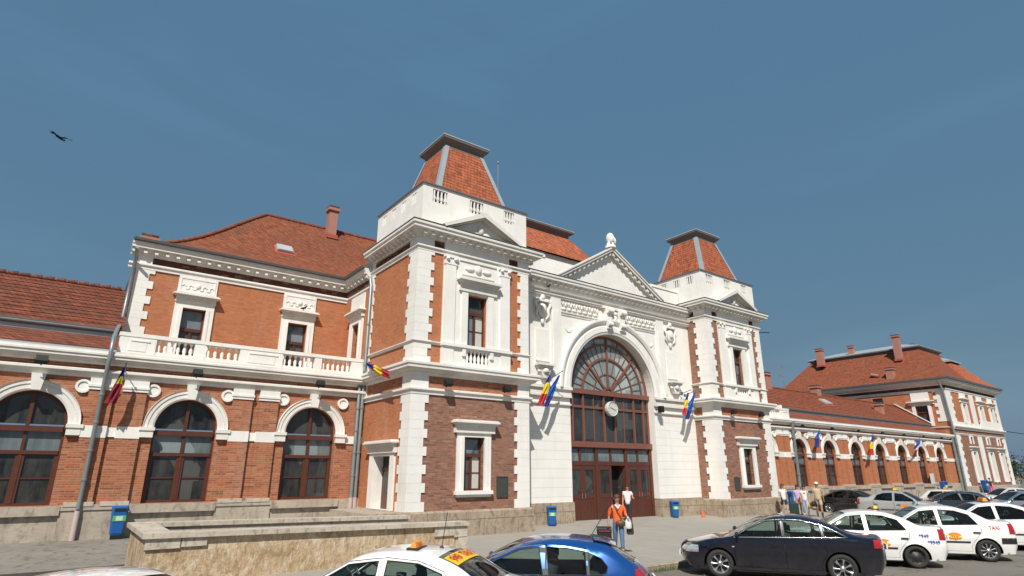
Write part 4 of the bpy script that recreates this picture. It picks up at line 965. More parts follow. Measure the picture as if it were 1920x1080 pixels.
def patch2d(outline, holes=(), step=.08):
    outline = densify(outline, .05); holes = [densify(h, .05) for h in holes]
    V = []; Eg = []
    for lp in [outline] + holes:
        n0 = len(V); V += lp; Eg += [(n0 + i, n0 + (i+1) % len(lp)) for i in range(len(lp))]
    x0 = min(p[0] for p in outline); x1 = max(p[0] for p in outline); z0 = min(p[1] for p in outline); z1 = max(p[1] for p in outline)
    xx = x0 + step*.5
    allb = [lp + [lp[0]] for lp in [outline] + holes]
    k = 0
    while xx < x1:
        zz = z0 + step*(.5 + .5*(k % 2)); k += 1
        while zz < z1:
            if pip(xx, zz, outline) and not any(pip(xx, zz, h) for h in holes) and min(pdist(xx, zz, b) for b in allb) > step*.35: V.append((xx, zz))
            zz += step
        xx += step
    r = delaunay_2d_cdt([Vector(v) for v in V], Eg, [], 0, 1e-6)
    vs = [(v.x, v.y) for v in r[0]]; fs = []
    for f in r[2]:
        cx = sum(vs[i][0] for i in f)/len(f); cz = sum(vs[i][1] for i in f)/len(f)
        if pip(cx, cz, outline) and not any(pip(cx, cz, h) for h in holes): fs.append(tuple(f))
    return vs, fs
def paint(name, c, rough=.22, metal=0., coat=1.):
    m = NT(name); p = m.pos(True); n1 = m.noise(p, 2.2, 5, .65); n2 = m.noise(p, 9, 4, .7); sp = m.node('ShaderNodeSeparateXYZ'); m.link(p, sp.inputs[0])
    low = m.ramp(sp.outputs[2], .75, .2, 0, .55)      # road dust on the lower panels
    d = m.math('MULTIPLY', low, m.ramp(n1, .3, .7, .35, 1)); lum = sum(c)/3
    dust = (.20, .175, .145) if lum < .4 else (.52, .49, .44)
    if sum(c)/3 < .4: d = m.math('MULTIPLY', d, .35)
    m.col(m.mix(d, m.mix(m.ramp(n2, .4, .8, 0, .05), c, dust), dust)); m.set(Metallic=metal, Coat_Weight=coat, Coat_Roughness=.03)
    m.link(m.math('ADD', m.math('MULTIPLY', d, .6), rough), m.b.inputs['Roughness']); m.link(m.ramp(d, 0, .5, coat, .15), m.b.inputs['Coat Weight'])
    MATS[name] = m.mat; return m.mat
def glassmat(name, tint, refl=.9):
    m = NT(name); n = m.n; t = m.t
    tr = n.new('ShaderNodeBsdfTransparent'); tr.inputs[0].default_value = tint + (1,)
    gl = n.new('ShaderNodeBsdfGlossy'); gl.inputs['Roughness'].default_value = .02
    fr = n.new('ShaderNodeFresnel'); fr.inputs[0].default_value = 1.5
    ml = n.new('ShaderNodeMath'); ml.operation = 'MULTIPLY_ADD'; ml.inputs[1].default_value = refl; ml.inputs[2].default_value = .02; t.links.new(fr.outputs[0], ml.inputs[0])
    mx = n.new('ShaderNodeMixShader'); t.links.new(ml.outputs[0], mx.inputs[0]); t.links.new(tr.outputs[0], mx.inputs[1]); t.links.new(gl.outputs[0], mx.inputs[2])
    t.links.new(mx.outputs[0], n['Material Output'].inputs[0]); n.remove(m.b); MATS[name] = m.mat; return m.mat
CG = glassmat('car glass', (.60, .72, .68)); CGD = glassmat('dark car glass', (.16, .2, .2))
RUB = flat('tyre rubber', (.03, .029, .027), .85, 0, .3, 20); PLAS = flat('black plastic', (.02, .02, .021), .55); CHR = flat('chrome trim', (.75, .76, .78), .15, 1., .03)
ALU = flat('alloy rim', (.55, .56, .57), .3, .8, .1); STEELB = flat('black steel rim', (.03, .03, .03), .5); SEAT = flat('grey car seat', (.07, .075, .08), .9, 0, .2); DARKI = flat('car interior', (.022, .022, .024), .8)
REDL = flat('red tail light', (.42, .012, .015), .15, 0, .2, 9, .5, 1.); HEADL = flat('clear head light', (.62, .65, .66), .08, .5, .3, 25, .8, 1.); AMB = flat('amber plastic', (.75, .25, .03), .25); LPL = flat('number plate', (.75, .75, .72), .5)
YEL = flat('taxi yellow', (.85, .52, .02), .45); ORA = flat('logo orange', (.85, .28, .03), .5); REDT = flat('red lettering', (.6, .03, .03), .5); BLUT = flat('blue lettering', (.04, .07, .38), .5)
def textmesh(txt, size, mat, parent, name='lettering', shear=0., bold=.0):
    cu = bpy.data.curves.new(name, 'FONT'); cu.body = txt; cu.size = size; cu.align_x = 'CENTER'; cu.align_y = 'CENTER'; cu.shear = shear; cu.offset = bold; cu.resolution_u = 3
    ob = bpy.data.objects.new(name, cu); COL.objects.link(ob); dg = bpy.context.evaluated_depsgraph_get()
    me = bpy.data.meshes.new_from_object(ob.evaluated_get(dg)); bpy.data.objects.remove(ob); me.materials.clear(); me.materials.append(mat)
    o = bpy.data.objects.new(name, me); COL.objects.link(o); o.parent = parent; return o

SPECS = {
 'saloon': dict(W=1.80, wb=1.38, R=.325, top=[(2.10, .22), (2.19, .38), (2.21, .55), (2.14, .68), (1.95, .77), (1.55, .88), (1.08, .955), (.66, 1.18), (.22, 1.385), (-.25, 1.45), (-.75, 1.425), (-1.2, 1.30), (-1.62, 1.10), (-1.92, 1.02), (-2.2, .99), (-2.29, .93), (-2.32, .72), (-2.31, .45), (-2.23, .24)],
   cowl=(1.08, .955), rf=(.22, 1.385), rr=(-.95, 1.38), rb=(-1.70, 1.08),
   win=[[(.98, .965), (.64, 1.15), (.24, 1.325), (-.12, 1.365), (-.12, .965)], [(-.20, .965), (-.20, 1.37), (-.60, 1.355), (-1.0, 1.27), (-1.02, .97)], [(-1.08, .975), (-1.06, 1.25), (-1.28, 1.16), (-1.58, 1.0)]]),
 'sedan': dict(W=1.72, wb=1.30, R=.30, top=[(1.98, .22), (2.05, .38), (2.07, .55), (2.02, .70), (1.8, .82), (1.4, .93), (1.02, 1.0), (.66, 1.22), (.26, 1.43), (-.2, 1.50), (-.7, 1.48), (-1.12, 1.36), (-1.5, 1.15), (-1.78, 1.10), (-2.0, 1.08), (-2.1, 1.0), (-2.13, .72), (-2.13, .45), (-2.05, .24)],
   cowl=(1.02, 1.0), rf=(.26, 1.43), rr=(-.86, 1.44), rb=(-1.54, 1.14),
   win=[[(.93, 1.0), (.64, 1.17), (.30, 1.36), (-.10, 1.41), (-.10, .99)], [(-.22, .99), (-.22, 1.42), (-.65, 1.395), (-.98, 1.29), (-1.16, 1.02)]]),
 'hatch': dict(W=1.72, wb=1.27, R=.31, top=[(2.02, .22), (2.1, .38), (2.12, .55), (2.04, .68), (1.8, .79), (1.4, .90), (1.05, .97), (.66, 1.19), (.22, 1.37), (-.25, 1.44), (-.75, 1.43), (-1.14, 1.375), (-1.30, 1.31), (-1.54, 1.13), (-1.68, 1.0), (-1.76, .88), (-1.80, .66), (-1.80, .42), (-1.72, .24)],
   cowl=(1.05, .97), rf=(.22, 1.37), rr=(-1.20, 1.355), rb=(-1.58, 1.09),
   win=[[(.96, .965), (.64, 1.14), (.24, 1.305), (-.08, 1.345), (-.14, .96)], [(-.24, .96), (-.2, 1.35), (-.54, 1.335), (-.82, 1.29), (-.84, .965)], [(-.89, .965), (-.88, 1.275), (-1.08, 1.19), (-1.17, 1.08), (-1.15, 1.0), (-1.07, .97)]]),
 'boxy': dict(W=1.64, wb=1.22, R=.29, top=[(2.0, .25), (2.05, .38), (2.06, .6), (2.02, .76), (1.6, .84), (1.2, .88), (.98, .90), (.74, 1.1), (.42, 1.36), (.1, 1.42), (-.6, 1.41), (-1.0, 1.34), (-1.3, 1.08), (-1.5, .93), (-1.9, .90), (-2.1, .87), (-2.14, .7), (-2.14, .45), (-2.08, .26)],
   cowl=(.98, .90), rf=(.42, 1.36), rr=(-.88, 1.37), rb=(-1.40, 1.0),
   win=[[(.9, .92), (.72, 1.08), (.46, 1.3), (-.08, 1.33), (-.08, .92)], [(-.16, .92), (-.16, 1.33), (-.78, 1.31), (-1.0, 1.05), (-1.02, .92)]])}
PATCHES = {}
def car(kind, name, loc, heading, body, label, cat='car', group=None, rim='alloy', glass=None, plates=True, trim=True, pill=None, moulding=True, hood=None, detail=1, door_open=None, black_bumper=False, arch=None, window_line=None):
    S = SPECS[kind]; W, wb, R = S['W'], S['wb'], S['R']; glass = glass or CG
    root = tag(empty(name, (loc[0], loc[1], ROADZ + .004), atan2(heading[1], heading[0])), label, cat, group)
    top = catmull(S['top'], 6); front_x, rear_x = S['top'][2][0], S['top'][-3][0]; xc = (front_x + rear_x)/2; HL = (front_x - rear_x)/2
    zbelt = .93; topl = top
    def Yf(x, z, off=0.):
        t = min(1., abs(x - xc)/HL); y = W/2*(1 - .17*t**5 - .02*t*t)
        if z > zbelt: y -= (z - zbelt)*.40*(1 + .25*(z - zbelt))
        else: y -= .05*((zbelt - z)/.6)**2 - (.012 if .60 < z < .66 else 0)
        d = pdist(x, z, topl); r = .085
        if d < r: y -= r - sqrt(max(0, r*r - (r - d)**2))
        return max(y, .3) + off
    key = kind
    Ra = R + .055
    def archp(xa, n=12): # from right to left? front arch to rear going backwards in x
        return [(xa - Ra*cos(pi - pi*i/n)*1.0, .0 + R + Ra*sin(pi*i/n)) for i in range(n + 1)]
    zs = .20
    def arcpts(xa):
        a0 = math.asin((R - zs)/Ra)      # below centre
        return [(xa + Ra*cos(a), R + Ra*sin(a)) for a in [(-a0) + (pi + 2*a0)*i/16 for i in range(17)]]
    bot = list(reversed([(p[0], max(p[1], zs)) for p in arcpts(-wb)]))[::-1]
    outline = top + [(rear_x + .1, zs + .02), ] + [(-wb - Ra, zs)] + list(reversed(arcpts(-wb))) + [(-wb + Ra, zs)] + [(wb - Ra, zs)] + list(reversed(arcpts(wb))) + [(wb + Ra, zs), (front_x - .1, zs + .02)]
    ol = []
    for p in outline:
        if not ol or hypot(p[0]-ol[-1][0], p[1]-ol[-1][1]) > .012: ol.append(p)
    outline = ol
    wins = S['win']
    dz = .27
    d1 = [(wb - Ra - .04, dz), (wins[0][0][0] + .04, .70), (wins[0][0][0] + .05, wins[0][0][1] + .01)] + [(p[0] + .02, p[1] + .035) for p in wins[0][1:-1]] + [(wins[0][-1][0] - .045, wins[0][-2][1] + .035), (wins[0][-1][0] - .045, dz)]
    q = wins[1]; w2 = wins[2] if len(wins) > 2 else None
    rear = [(p[0] + (0 if i < 2 else -.02), p[1] + .035) for i, p in enumerate(q[1:-1])]
    rearx = q[-1][0] - .04
    if kind in ('sedan', 'boxy'): tail = [(q[-1][0] - .06, q[-1][1] + .02), (q[-1][0] - .04, .80), (-wb + Ra*.72, R + Ra*.92), (-wb + Ra + .05, .42), (-wb + Ra + .05, dz)]
    else: tail = [(q[-1][0] - .02, q[-2][1] + .03), (q[-1][0] - .03, q[-1][1]), (q[-1][0] - .02, .86), (-wb + Ra*.72, R + Ra*.92), (-wb + Ra + .05, .42), (-wb + Ra + .05, dz)]
    d2 = [(wins[0][-1][0] - .06, dz), (wins[0][-1][0] - .06, q[1][1] + .035)] + rear + tail
    doors = [d1, d2]
    if key not in PATCHES:
        holes = [d1, d2] + ([w2] if w2 else [])
        st = .085
        PATCHES[key] = dict(body=patch2d(outline, holes, st), doors=[patch2d(shrink(d, .009), [w], st) for d, w in ((d1, wins[0]), (d2, wins[1]))],
                            wins=[patch2d(shrink(w, .004), (), .12) for w in wins])
    PT = PATCHES[key]; YC = {}
    def Yc(x, z):
        k = (round(x, 4), round(z, 4))
        if k not in YC: YC[k] = Yf(x, z)
        return YC[k]
    def side(mb, pt, s, off=0., m=0):
        vs, fs = pt; n = len(mb.v)
        mb.v += [(x, s*(Yc(x, z) + off), z) for x, z in vs]
        for f in fs:
            mb.f.append(tuple(n + i for i in (f if s < 0 else f[::-1]))); mb.m.append(m); mb.sm.append(True)
    # cross strips
    def idx(p): return min(range(len(top)), key=lambda i: hypot(top[i][0]-p[0], top[i][1]-p[1]))
    ic, irf, irr, irb = idx(S['cowl']), idx(S['rf']), idx(S['rr']), idx(S['rb'])
    K = 10
    def row(i, off=0., f0=-1., f1=1., k=K, inset=0.):
        x, z = top[i]; y = Yc(x, z) - inset; a = max(0, i - 1); b = min(len(top) - 1, i + 1)
        tx, tz = top[b][0] - top[a][0], top[b][1] - top[a][1]; L = hypot(tx, tz) or 1; nx, nz = tz/L*-1, tx/L*1
        nx, nz = -tz/L, tx/L
        if nz < 0 and abs(nz) > abs(nx)*.2: nx, nz = -nx, -nz
        if abs(nz) <= abs(nx)*.2 or (i < 14 or i > len(top) - 14): 
            if (x > xc) != (nx > 0): nx, nz = -nx, -nz
        if z < .5: nz = 0
        e = min(1, max(0, (abs(x - xc)/HL - .8)/.2)); crown = .035 + .12*e*abs(nx)
        out = []
        for j in range(k + 1):
            f = f0 + (f1 - f0)*j/k; c = crown*(1 - f*f) + off
            out.append((x + nx*c, y*f, z + nz*c))
        return out
    def strip(i0, i1, mb, m=0, **kw): mb.grid([row(i, **kw) for i in range(i0, i1 + 1)], m, True)
    mb = MB()
    for s in (1, -1): side(mb, PT['body'], s)
    strip(0, ic, mb); strip(irf, irr, mb); strip(irb, len(top) - 1, mb)
    for (i0, i1) in ((ic, irf), (irr, irb)):   # frame rails beside the glass
        for a, b in ((-1, -.90), (.90, 1)): strip(i0, i1, mb, 0, f0=a, f1=b, k=1)
    o = weld(mb.build('body', [body], root), .004)
    if hood:
        h = MB(); strip(6, ic - 1, h, 0, off=.006, f0=-.96, f1=.96); h.build('bonnet', hood, root)
    for di, pt in enumerate(PT['doors']):
        for s in (1, -1):
            d = MB(); side(d, pt, s, .0015); do = d.build('door', body, root)
            hb = MB(); wx = (wins[di][-1][0] + .06) if di == 0 else (q[-1][0] - .02 if kind != 'saloon' else q[-1][0] + .05); hz = .80
            yy = Yf(wx + .1, hz)
            hb.box(WF, wx + .02, wx + .2, s*(yy - .01), s*(yy + .028), hz - .018, hz + .018); hb.build('handle', body if trim and kind == 'saloon' else PLAS, do)
            if moulding:
                n = 10; xa, xb_ = (doors[di][0][0] - .04, wins[0][-1][0] - .02) if di == 0 else (wins[0][-1][0] - .09, -wb + Ra + .08)
                rows = [[(xa + (xb_-xa)*k/n, s*(Yf(xa + (xb_-xa)*k/n, z) + e), z) for k in range(n + 1)] for z, e in ((.50, .0), (.505, .016), (.545, .016), (.55, .0))]
                t = MB(); t.grid(rows, 0, False, flip=s > 0); t.build('side_moulding', PLAS, do)
            wpt = PT['wins'][di]; g = MB(); side(g, wpt, s, -.012); g.build('window', glass, do)
            # dark seal around glass
    if w2:
        for s in (1, -1): g = MB(); side(g, PT['wins'][2], s, -.012); g.build('window', glass, root)
    def seal(nm, mat, r, wl, off=.003):
        for s in (1, -1):
            for wv in wl:
                m_ = MB(); pts = densify(wv, .09); m_.tube([(x, s*(Yc(x, z) + off), z) for x, z in pts + pts[:1]], r, 4, 0, False); m_.build(nm, mat, root)
    seal('window_seal', PLAS, .009, wins)
    if window_line:
        full = [wins[0][0]] + wins[0][1:-1] + wins[1][1:-1] + (w2[1:] if w2 else [wins[1][-1]])
        seal('chrome_window_line', window_line, .011, [[(p[0] + (.02 if i == 0 else 0), p[1] + (.02 if i else -.01)) for i, p in enumerate(full)]], .008)
    if pill:
        for s in (1, -1):
            for a, b in [(wins[0][-1], wins[1][0])] + ([(wins[1][-1], w2[0])] if w2 else []):
                pm = MB(); za, zb_ = a[1], wins[0][-2][1] if a is wins[0][-1] else wins[1][-2][1]
                rows = [[(xx, s*(Yf(xx, z) + .004), z) for xx in (a[0] + (0 if z == za else (wins[0][-2][0]-a[0] if a is wins[0][-1] else wins[1][-2][0] - a[0]))*1., b[0] + (0 if z == za else (wins[1][1][0]-b[0] if a is wins[0][-1] else w2[1][0] - b[0])))] for z in (za, zb_)]
                pm.grid(rows); pm.build('pillar_trim', pill, root)
    g = MB(); strip(ic, irf, g, 0, f0=-.905, f1=.905, off=-.006); g.build('windscreen', glass, root)
    g = MB(); strip(irr, irb, g, 0, f0=-.905, f1=.905, off=-.006); g.build('rear_window', glass if glass is not CG else CGD, root)
    # lamps
    def lamp(i0, i1, f0, f1, x0, mat, nm):
        for s in (1, -1):
            m_ = MB(); ia, ib = (i0, i1)
            rows = [row(i, off=.006, f0=s*f0, f1=s*f1, k=4) for i in range(ia, ib + 1)]; m_.grid(rows, 0, True, flip=s < 0)
            n = 5; rr_ = []
            for i in range(ia, ib + 1):
                x, z = top[i]
                rr_.append([(x + (x0 - x)*k/n, s*(Yc(x + (x0 - x)*k/n, z) + .006), z - .0*k) for k in range(n + 1)])
            m_.grid(rr_, 0, True, flip=s > 0); m_.build(nm, mat, root)
    sg = 6
    lamp(2*sg + 1, 4*sg - 2, .62, 1., front_x - .34, HEADL, 'headlight')
    rz0 = len(top) - 1 - 4*sg; tl0 = next(i for i in range(len(top)//2, len(top)) if top[i][0] < rear_x + .12)
    if kind == 'hatch': lamp(tl0 - 3, tl0 + 9, .72, 1., rear_x + .20, REDL, 'tail_light')
    else: lamp(tl0 + 2, tl0 + 10, .70, 1., rear_x + .20, REDL, 'tail_light')
    b_ = MB(); strip(2*sg + 2, 3*sg + 1, b_, 0, f0=-.42, f1=.42, off=.007); b_.build('grille', PLAS, root)
    b_ = MB(); strip(1, sg - 1, b_, 0, f0=-.5, f1=.5, off=.006); b_.build('air_intake', PLAS, root)
    if black_bumper:
        b_ = MB(); strip(0, 2*sg - 1, b_, 0, off=.012); b_.build('bumper', PLAS, root); b_ = MB(); strip(len(top) - 2*sg + 2, len(top) - 1, b_, 0, off=.012); b_.build('bumper', PLAS, root)
    if plates:
        for xx, s in ((front_x + .175, 1), (rear_x - .165, -1)):
            p_ = MB(); zz = .48 if s > 0 else .80; p_.box(WF, xx - .03, xx, -.26, .26, zz - .055, zz + .055); p_.build('number_plate', LPL, root)
    # wheels
    def wheel(x, s):
        wp = MB(); yo = s*(W/2 - .055); wd = .19
        def ring(prof, m, sm=True):
            n = 28; rows = [[(x + r_*cos(2*pi*k/n), yo - s*yy, R + r_*sin(2*pi*k/n)) for k in range(n)] for r_, yy in prof]
            wp.grid(rows, m, sm, closeu=True, flip=s < 0)
        ring([(R*.66, .02), (R*.70, -.012), (R*.86, -.018), (R*.96, .0), (R, .03), (R, wd - .03), (R*.94, wd), (R*.66, wd)], 0)
        t_ = wp.build('tyre', RUB); 
        wp2 = wp; wp = MB(); n = 28
        rr2 = lambda prof, m=0: wp.grid([[(x + r_*cos(2*pi*k/n), yo - s*yy, R + r_*sin(2*pi*k/n)) for k in range(n)] for r_, yy in prof], m, True, closeu=True, flip=s < 0)
        if rim == 'steel':
            rr2([(.68*R, .015), (.62*R, .03), (.56*R, .06), (.45*R, .05), (.3*R, .02), (.22*R, .015), (.12*R, -.005), (.0, -.005)], 0)
            mm = [STEELB, PLAS]
            for k in range(8):
                a = 2*pi*k/8; wp.tube([(x + .48*R*cos(a), yo - s*.035, R + .48*R*sin(a)), (x + .48*R*cos(a), yo - s*.055, R + .48*R*sin(a))], .02, 6, 1)
        else:
            rr2([(.70*R, .0), (.66*R, .008), (.62*R, .05), (.62*R, .09)], 0); rr2([(.62*R, .085), (.0, .085)], 1)
            rr2([(.2*R, .03), (.18*R, .008), (.0, .003)], 0); mm = [ALU, flat('brake dark', (.03, .03, .03), .6)]
            ns = 7 if rim == 'alloy' else 9
            for k in range(ns):
                a = 2*pi*k/ns; da = .26 if rim == 'alloy' else .2
                pts = []
                for (r_, w_) in ((.14*R, .10), (.36*R, da*.42), (.56*R, da*.62), (.66*R, da)):
                    pts.append((r_, w_))
                rows = [[(x + r_*cos(a + e*w_), yo - s*(.012 + (.03 if abs(e) > .9 else 0)), R + r_*sin(a + e*w_)) for e in (-1, -.6, 0, .6, 1)] for r_, w_ in pts]
                wp.grid(rows, 0, True, flip=s > 0)
        ri_ = wp.build('rim', mm); wh = MB()
        n = 20; wh.grid([[(x + .2*R*cos(2*pi*k/n), s*(W/2 - .3) + 0*k, R + .2*R*sin(2*pi*k/n)) for k in range(n)], [(x + .2*R*cos(2*pi*k/n), s*(W/2 - .12), R + .2*R*sin(2*pi*k/n)) for k in range(n)]], 0, True, closeu=True)
        w_ = wh.build('wheel', STEELB, root); t_.parent = w_; ri_.parent = w_
        l_ = MB(); rows = [[(x + Ra*.99*cos(a), y, R + Ra*.99*sin(a)) for a in [-.2 + (pi + .4)*k/14 for k in range(15)]] for y in (s*(W/2 - .04), s*(W/2 - .34))]
        l_.grid(rows, 0, True); l_.face([rows[1][k] for k in range(15)]); l_.build('wheel_arch', PLAS, root)
    for x in (wb, -wb):
        for s in (1, -1): wheel(x, s)
    # underside and cabin
    u = MB(); u.box(WF, rear_x + .3, -wb - Ra, -W*.33, W*.33, .22, .62); u.box(WF, -wb + Ra, wb - Ra, -W*.45, W*.45, .17, .40); u.box(WF, wb + Ra, front_x - .3, -W*.33, W*.33, .22, .58); u.box(WF, -wb - Ra, -wb + Ra, -W*.3, W*.3, .25, .6); u.box(WF, wb - Ra, wb + Ra, -W*.3, W*.3, .25, .6)
    u.build('underbody', PLAS, root)
    it = MB(); it.box(WF, S['rb'][0] + .15, wins[1][-1][0] - .02, -W*.38, W*.38, .5, .93); it.box(WF, .62, S['cowl'][0] - .02, -W*.40, W*.40, .5, .90); it.box(WF, -1.0, .62, -W*.44, W*.44, .38, .44)
    it.tube([(.50 + .0, .36 + .17*cos(a), .88 + .17*sin(a)) for a in [2*pi*k/14 for k in range(15)]], .014, 5, 0, False); it.tube([(.62, .36, .82), (.5, .36, .88)], .03, 6)
    it.build('dashboard', DARKI, root)
    for (sx, sy, w_) in ((.02, .37, .23), (.02, -.37, .23)):
        st_ = MB(); st_.tube([(sx + .2, sy, .50), (sx - .10, sy, .56), (sx - .2, sy, .80), (sx - .30, sy, 1.06)], [.16, .17, .17, .12], 8)
        st_.v = [(x, sy + (y - sy)*1.4, z) for x, y, z in st_.v]; st_.tube([(sx - .32, sy, 1.10), (sx - .33, sy, 1.24)], [.08, .07], 8); st_.build('seat', SEAT, root)
    st_ = MB(); st_.box(WF, -.95, -.55, -.62, .62, .44, .62); 
    for sy in (-.38, .38): st_.tube([(-.85, sy, .6), (-1.0, sy, .9), (-1.08, sy, 1.06)], [.14, .15, .1], 8)
    st_.build('rear_seat', SEAT, root)
    for s in (1, -1):
        mr = MB(); mx_, mz = wins[0][0][0] - .06, wins[0][0][1] + .05; my = s*(Yf(mx_, mz) + .11)
        mr.sphere((mx_, my, mz), .1, 10, 0, (.55, 1.05, .75)); mr.tube([(mx_, my - s*.08, mz - .03), (mx_, my - s*.14, mz - .05)], .02, 5, 0); mr.build('mirror', body if not black_bumper else PLAS, root)
    root['_Y'] = 0
    info = dict(root=root, Y=Yf, row=row, top=top, idx=idx, irr=irr, irb=irb, wins=wins, Yc=Yc)
    del root['_Y']
    return info
def roof_sign(ci, x, y=0., txt='TAXI', mat=None, s=1., zz=None, name='taxi_sign'):
    r = ci['root']; top = ci['top']; zt = max(p[1] for p in top) + .03 if zz is None else zz
    m = MB(); h = .13*s; a = .24*s; b = .085*s
    m.grid([[(x + b, y - a, zt), (x + b, y + a, zt), (x - b, y + a, zt), (x - b, y - a, zt)], [(x + b*.4, y - a*.85, zt + h), (x + b*.4, y + a*.85, zt + h), (x - b*.4, y + a*.85, zt + h), (x - b*.4, y - a*.85, zt + h)]], 0, False, closeu=True)
    m.face([(x + b*.4, y - a*.85, zt + h), (x + b*.4, y + a*.85, zt + h), (x - b*.4, y + a*.85, zt + h), (x - b*.4, y - a*.85, zt + h)]); m.box(WF, x - b - .03, x + b + .03, y - a - .03, y + a + .03, zt - .03, zt + .012, 1)
    o = m.build(name, [mat or YEL, PLAS], r)
    for sg in (1, -1):
        t = textmesh(txt, .10*s, REDT, o); t.rotation_euler = (radians(68), 0, radians(90) if sg > 0 else radians(-90)); t.location = (x + sg*(b*.7 + .006), y, zt + h*.5)
    return o
def wrap_text(ci, txt, x, z, size, mat, s=1, off=.010, bold=.002, name='lettering'):
    t = textmesh(txt, size, mat, ci['root'], bold=bold, name=name); Yf = ci['Y']; bm = bmesh.new(); bm.from_mesh(t.data)
    bmesh.ops.triangulate(bm, faces=bm.faces); bmesh.ops.subdivide_edges(bm, edges=[e for e in bm.edges if e.calc_length() > .03], cuts=1)
    for v in bm.verts:
        u, w = v.co.x, v.co.y; X = x - s*u; Z = z + w; v.co = Vector((X, s*(Yf(X, Z) + off), Z))
    bm.to_mesh(t.data); bm.free(); return t
def door_logo(ci, x, z, a=.19, b=.11, s=1, mat=None):
    Yf = ci['Y']; m = MB(); n = 24
    def pt(u, v, off): return (x + u, s*(Yf(x + u, z + v) + off), z + v)
    for k, (fa, fb, off, dz) in enumerate(((1, 1, .006, 0), (.74, .42, .009, -.012))):
        rows = [[pt(a*fa*r_*cos(2*pi*j/n), b*fb*r_*sin(2*pi*j/n) + dz, off) for j in range(n)] for r_ in (1, .8, .6, .4, .2, .001)]
        m.grid(rows, k, False, closeu=True, flip=s < 0)
    o = m.build('door_logo', [mat or ORA, YEL], ci['root']); wrap_text(ci, 'TAXI', x, z - .012, .075, REDT, s, .014); return o
def side_text(ci, txt, x, z, size, mat, s=1): return wrap_text(ci, txt, x, z, size, mat, s, .012)
def antenna(ci, x, L, lean=.5, y=0.):
    zt = max(p[1] for p in ci['top']) + .02; m = MB(); m.lathe((x, y, zt - .02), [(.035, 0), (.03, .02), (.012, .035)], 8); m.tube([(x, y, zt), (x - L*lean, y, zt + L*sqrt(1 - lean*lean))], .006, 5); return m.build('antenna', PLAS, ci['root'])
def glass_banner(ci, txt, g0=.10, g1=.34, f=.86, mat=None, where='rear'):
    i0, i1 = (ci['irr'], ci['irb']); n = i1 - i0; row = ci['row']
    ia, ib = i0 + max(0, round(n*g0)), i0 + max(1, round(n*g1))
    if ib <= ia: ib = ia + 1
    m = MB(); m.grid([row(i, off=.004, f0=-f, f1=f) for i in range(ia, ib + 1)], 0, True); o = m.build('window_banner', mat or YEL, ci['root'])
    a = Vector(row(ia, off=.012)[5]); b = Vector(row(ib, off=.012)[5]); c = (a + b)/2; d = (a - b).normalized()   # up along the glass
    xax = Vector((0, -1, 0)); nrm = xax.cross(d)
    t = textmesh(txt, (a - b).length*.9, REDT, o, bold=.004); M = Matrix((xax, d, nrm)).transposed().to_4x4(); M.translation = c + nrm*.004; t.matrix_local = M; return o

WH = paint('white car paint', (.90, .90, .885)); NAVY = paint('dark navy car paint', (.004, .006, .017), .16, .3); BLUE = paint('bright blue metallic paint', (.008, .085, .33), .22, .45); SIL = paint('silver car paint', (.42, .45, .50), .28, .7); SILW = paint('pale silver car paint', (.55, .56, .57), .3, .4); DKC = paint('black car paint', (.012, .013, .016), .2); CREAM = paint('old white car paint', (.70, .69, .64), .3)
HD = (-.6, .8)
CC = {}
CC['audi'] = car('saloon', 'parked_car', (15.30, -16.20), (-.574, .82), NAVY, 'dark navy blue four-door saloon parked nose to the kerb, seen side-on', rim='alloy', window_line=CHR, moulding=False)
c = CC['audi']; m = MB(); m.box(WF, 1.0, 1.06, c['Y'](1.03, .74), c['Y'](1.03, .74) + .008, .725, .75); m.build('side_marker', HEADL, c['root'])
G1 = 'white taxis parked in a row along the kerb'
c = CC['t1'] = car('sedan', 'taxi', (19.35, -16.35), HD, WH, 'white taxi with 949 in blue on its rear wing beside the navy saloon', 'taxi', G1, rim='steel', moulding=True)
c['root'].scale = (1, 1, .955); side_text(c, '*949', -1.55, .87, .13, BLUT); side_text(c, '*9949', -1.78, .70, .13, BLUT); door_logo(c, -.52, .66); roof_sign(c, -.75, -.45, mat=YEL, s=.7)
c = CC['t2'] = car('sedan', 'taxi', (22.5, -17.1), HD, WH, 'white taxi with a black band on its rear bumper and a driver inside', 'taxi', G1, rim='nine')
door_logo(c, -.48, .68); side_text(c, 'TAXI', -1.55, .94, .13, REDT); antenna(c, .1, .45, .3)
for s in (1, -1):
    m = MB(); n = 6; rows = [[(-2.10 + .42*k/n, s*(c['Y'](-2.10 + .42*k/n, z) + .012), z) for k in range(n + 1)] for z in (.50, .66)]; m.grid(rows, 0, True, flip=s > 0); m.build('bumper_band', PLAS, c['root'])
c = CC['t3'] = car('sedan', 'taxi', (26.7, -17.4), HD, WH, 'white taxi with dark windows and a yellow rear window banner, third in the kerb row', 'taxi', G1, rim='nine', glass=CGD)
door_logo(c, .35, .72); glass_banner(c, 'TAXI'); roof_sign(c, -.1, .1, mat=ORA)
c = CC['t4'] = car('sedan', 'taxi', (29.9, -18.5), HD, WH, 'rightmost white taxi of the kerb row, mostly cut off by the right edge', 'taxi', G1, rim='nine'); roof_sign(c, -.1, .1, mat=ORA)
c = CC['t0'] = car('sedan', 'taxi', (4.0, -17.2), (-.65, .76), WH, 'white taxi in the foreground with a yellow banner across its rear window', 'taxi', G1, rim='steel')
glass_banner(c, '949  TAXI', .12, .36); roof_sign(c, -.45, .22, 'TAXI', ORA, .6); antenna(c, -.72, .45, .15, -.02)
c = CC['blue'] = car('hatch', 'parked_car', (6.95, -16.75), (-.74, .67), BLUE, 'bright blue hatchback with a roof spoiler beside the white taxi in the foreground', rim='alloy', pill=PLAS)
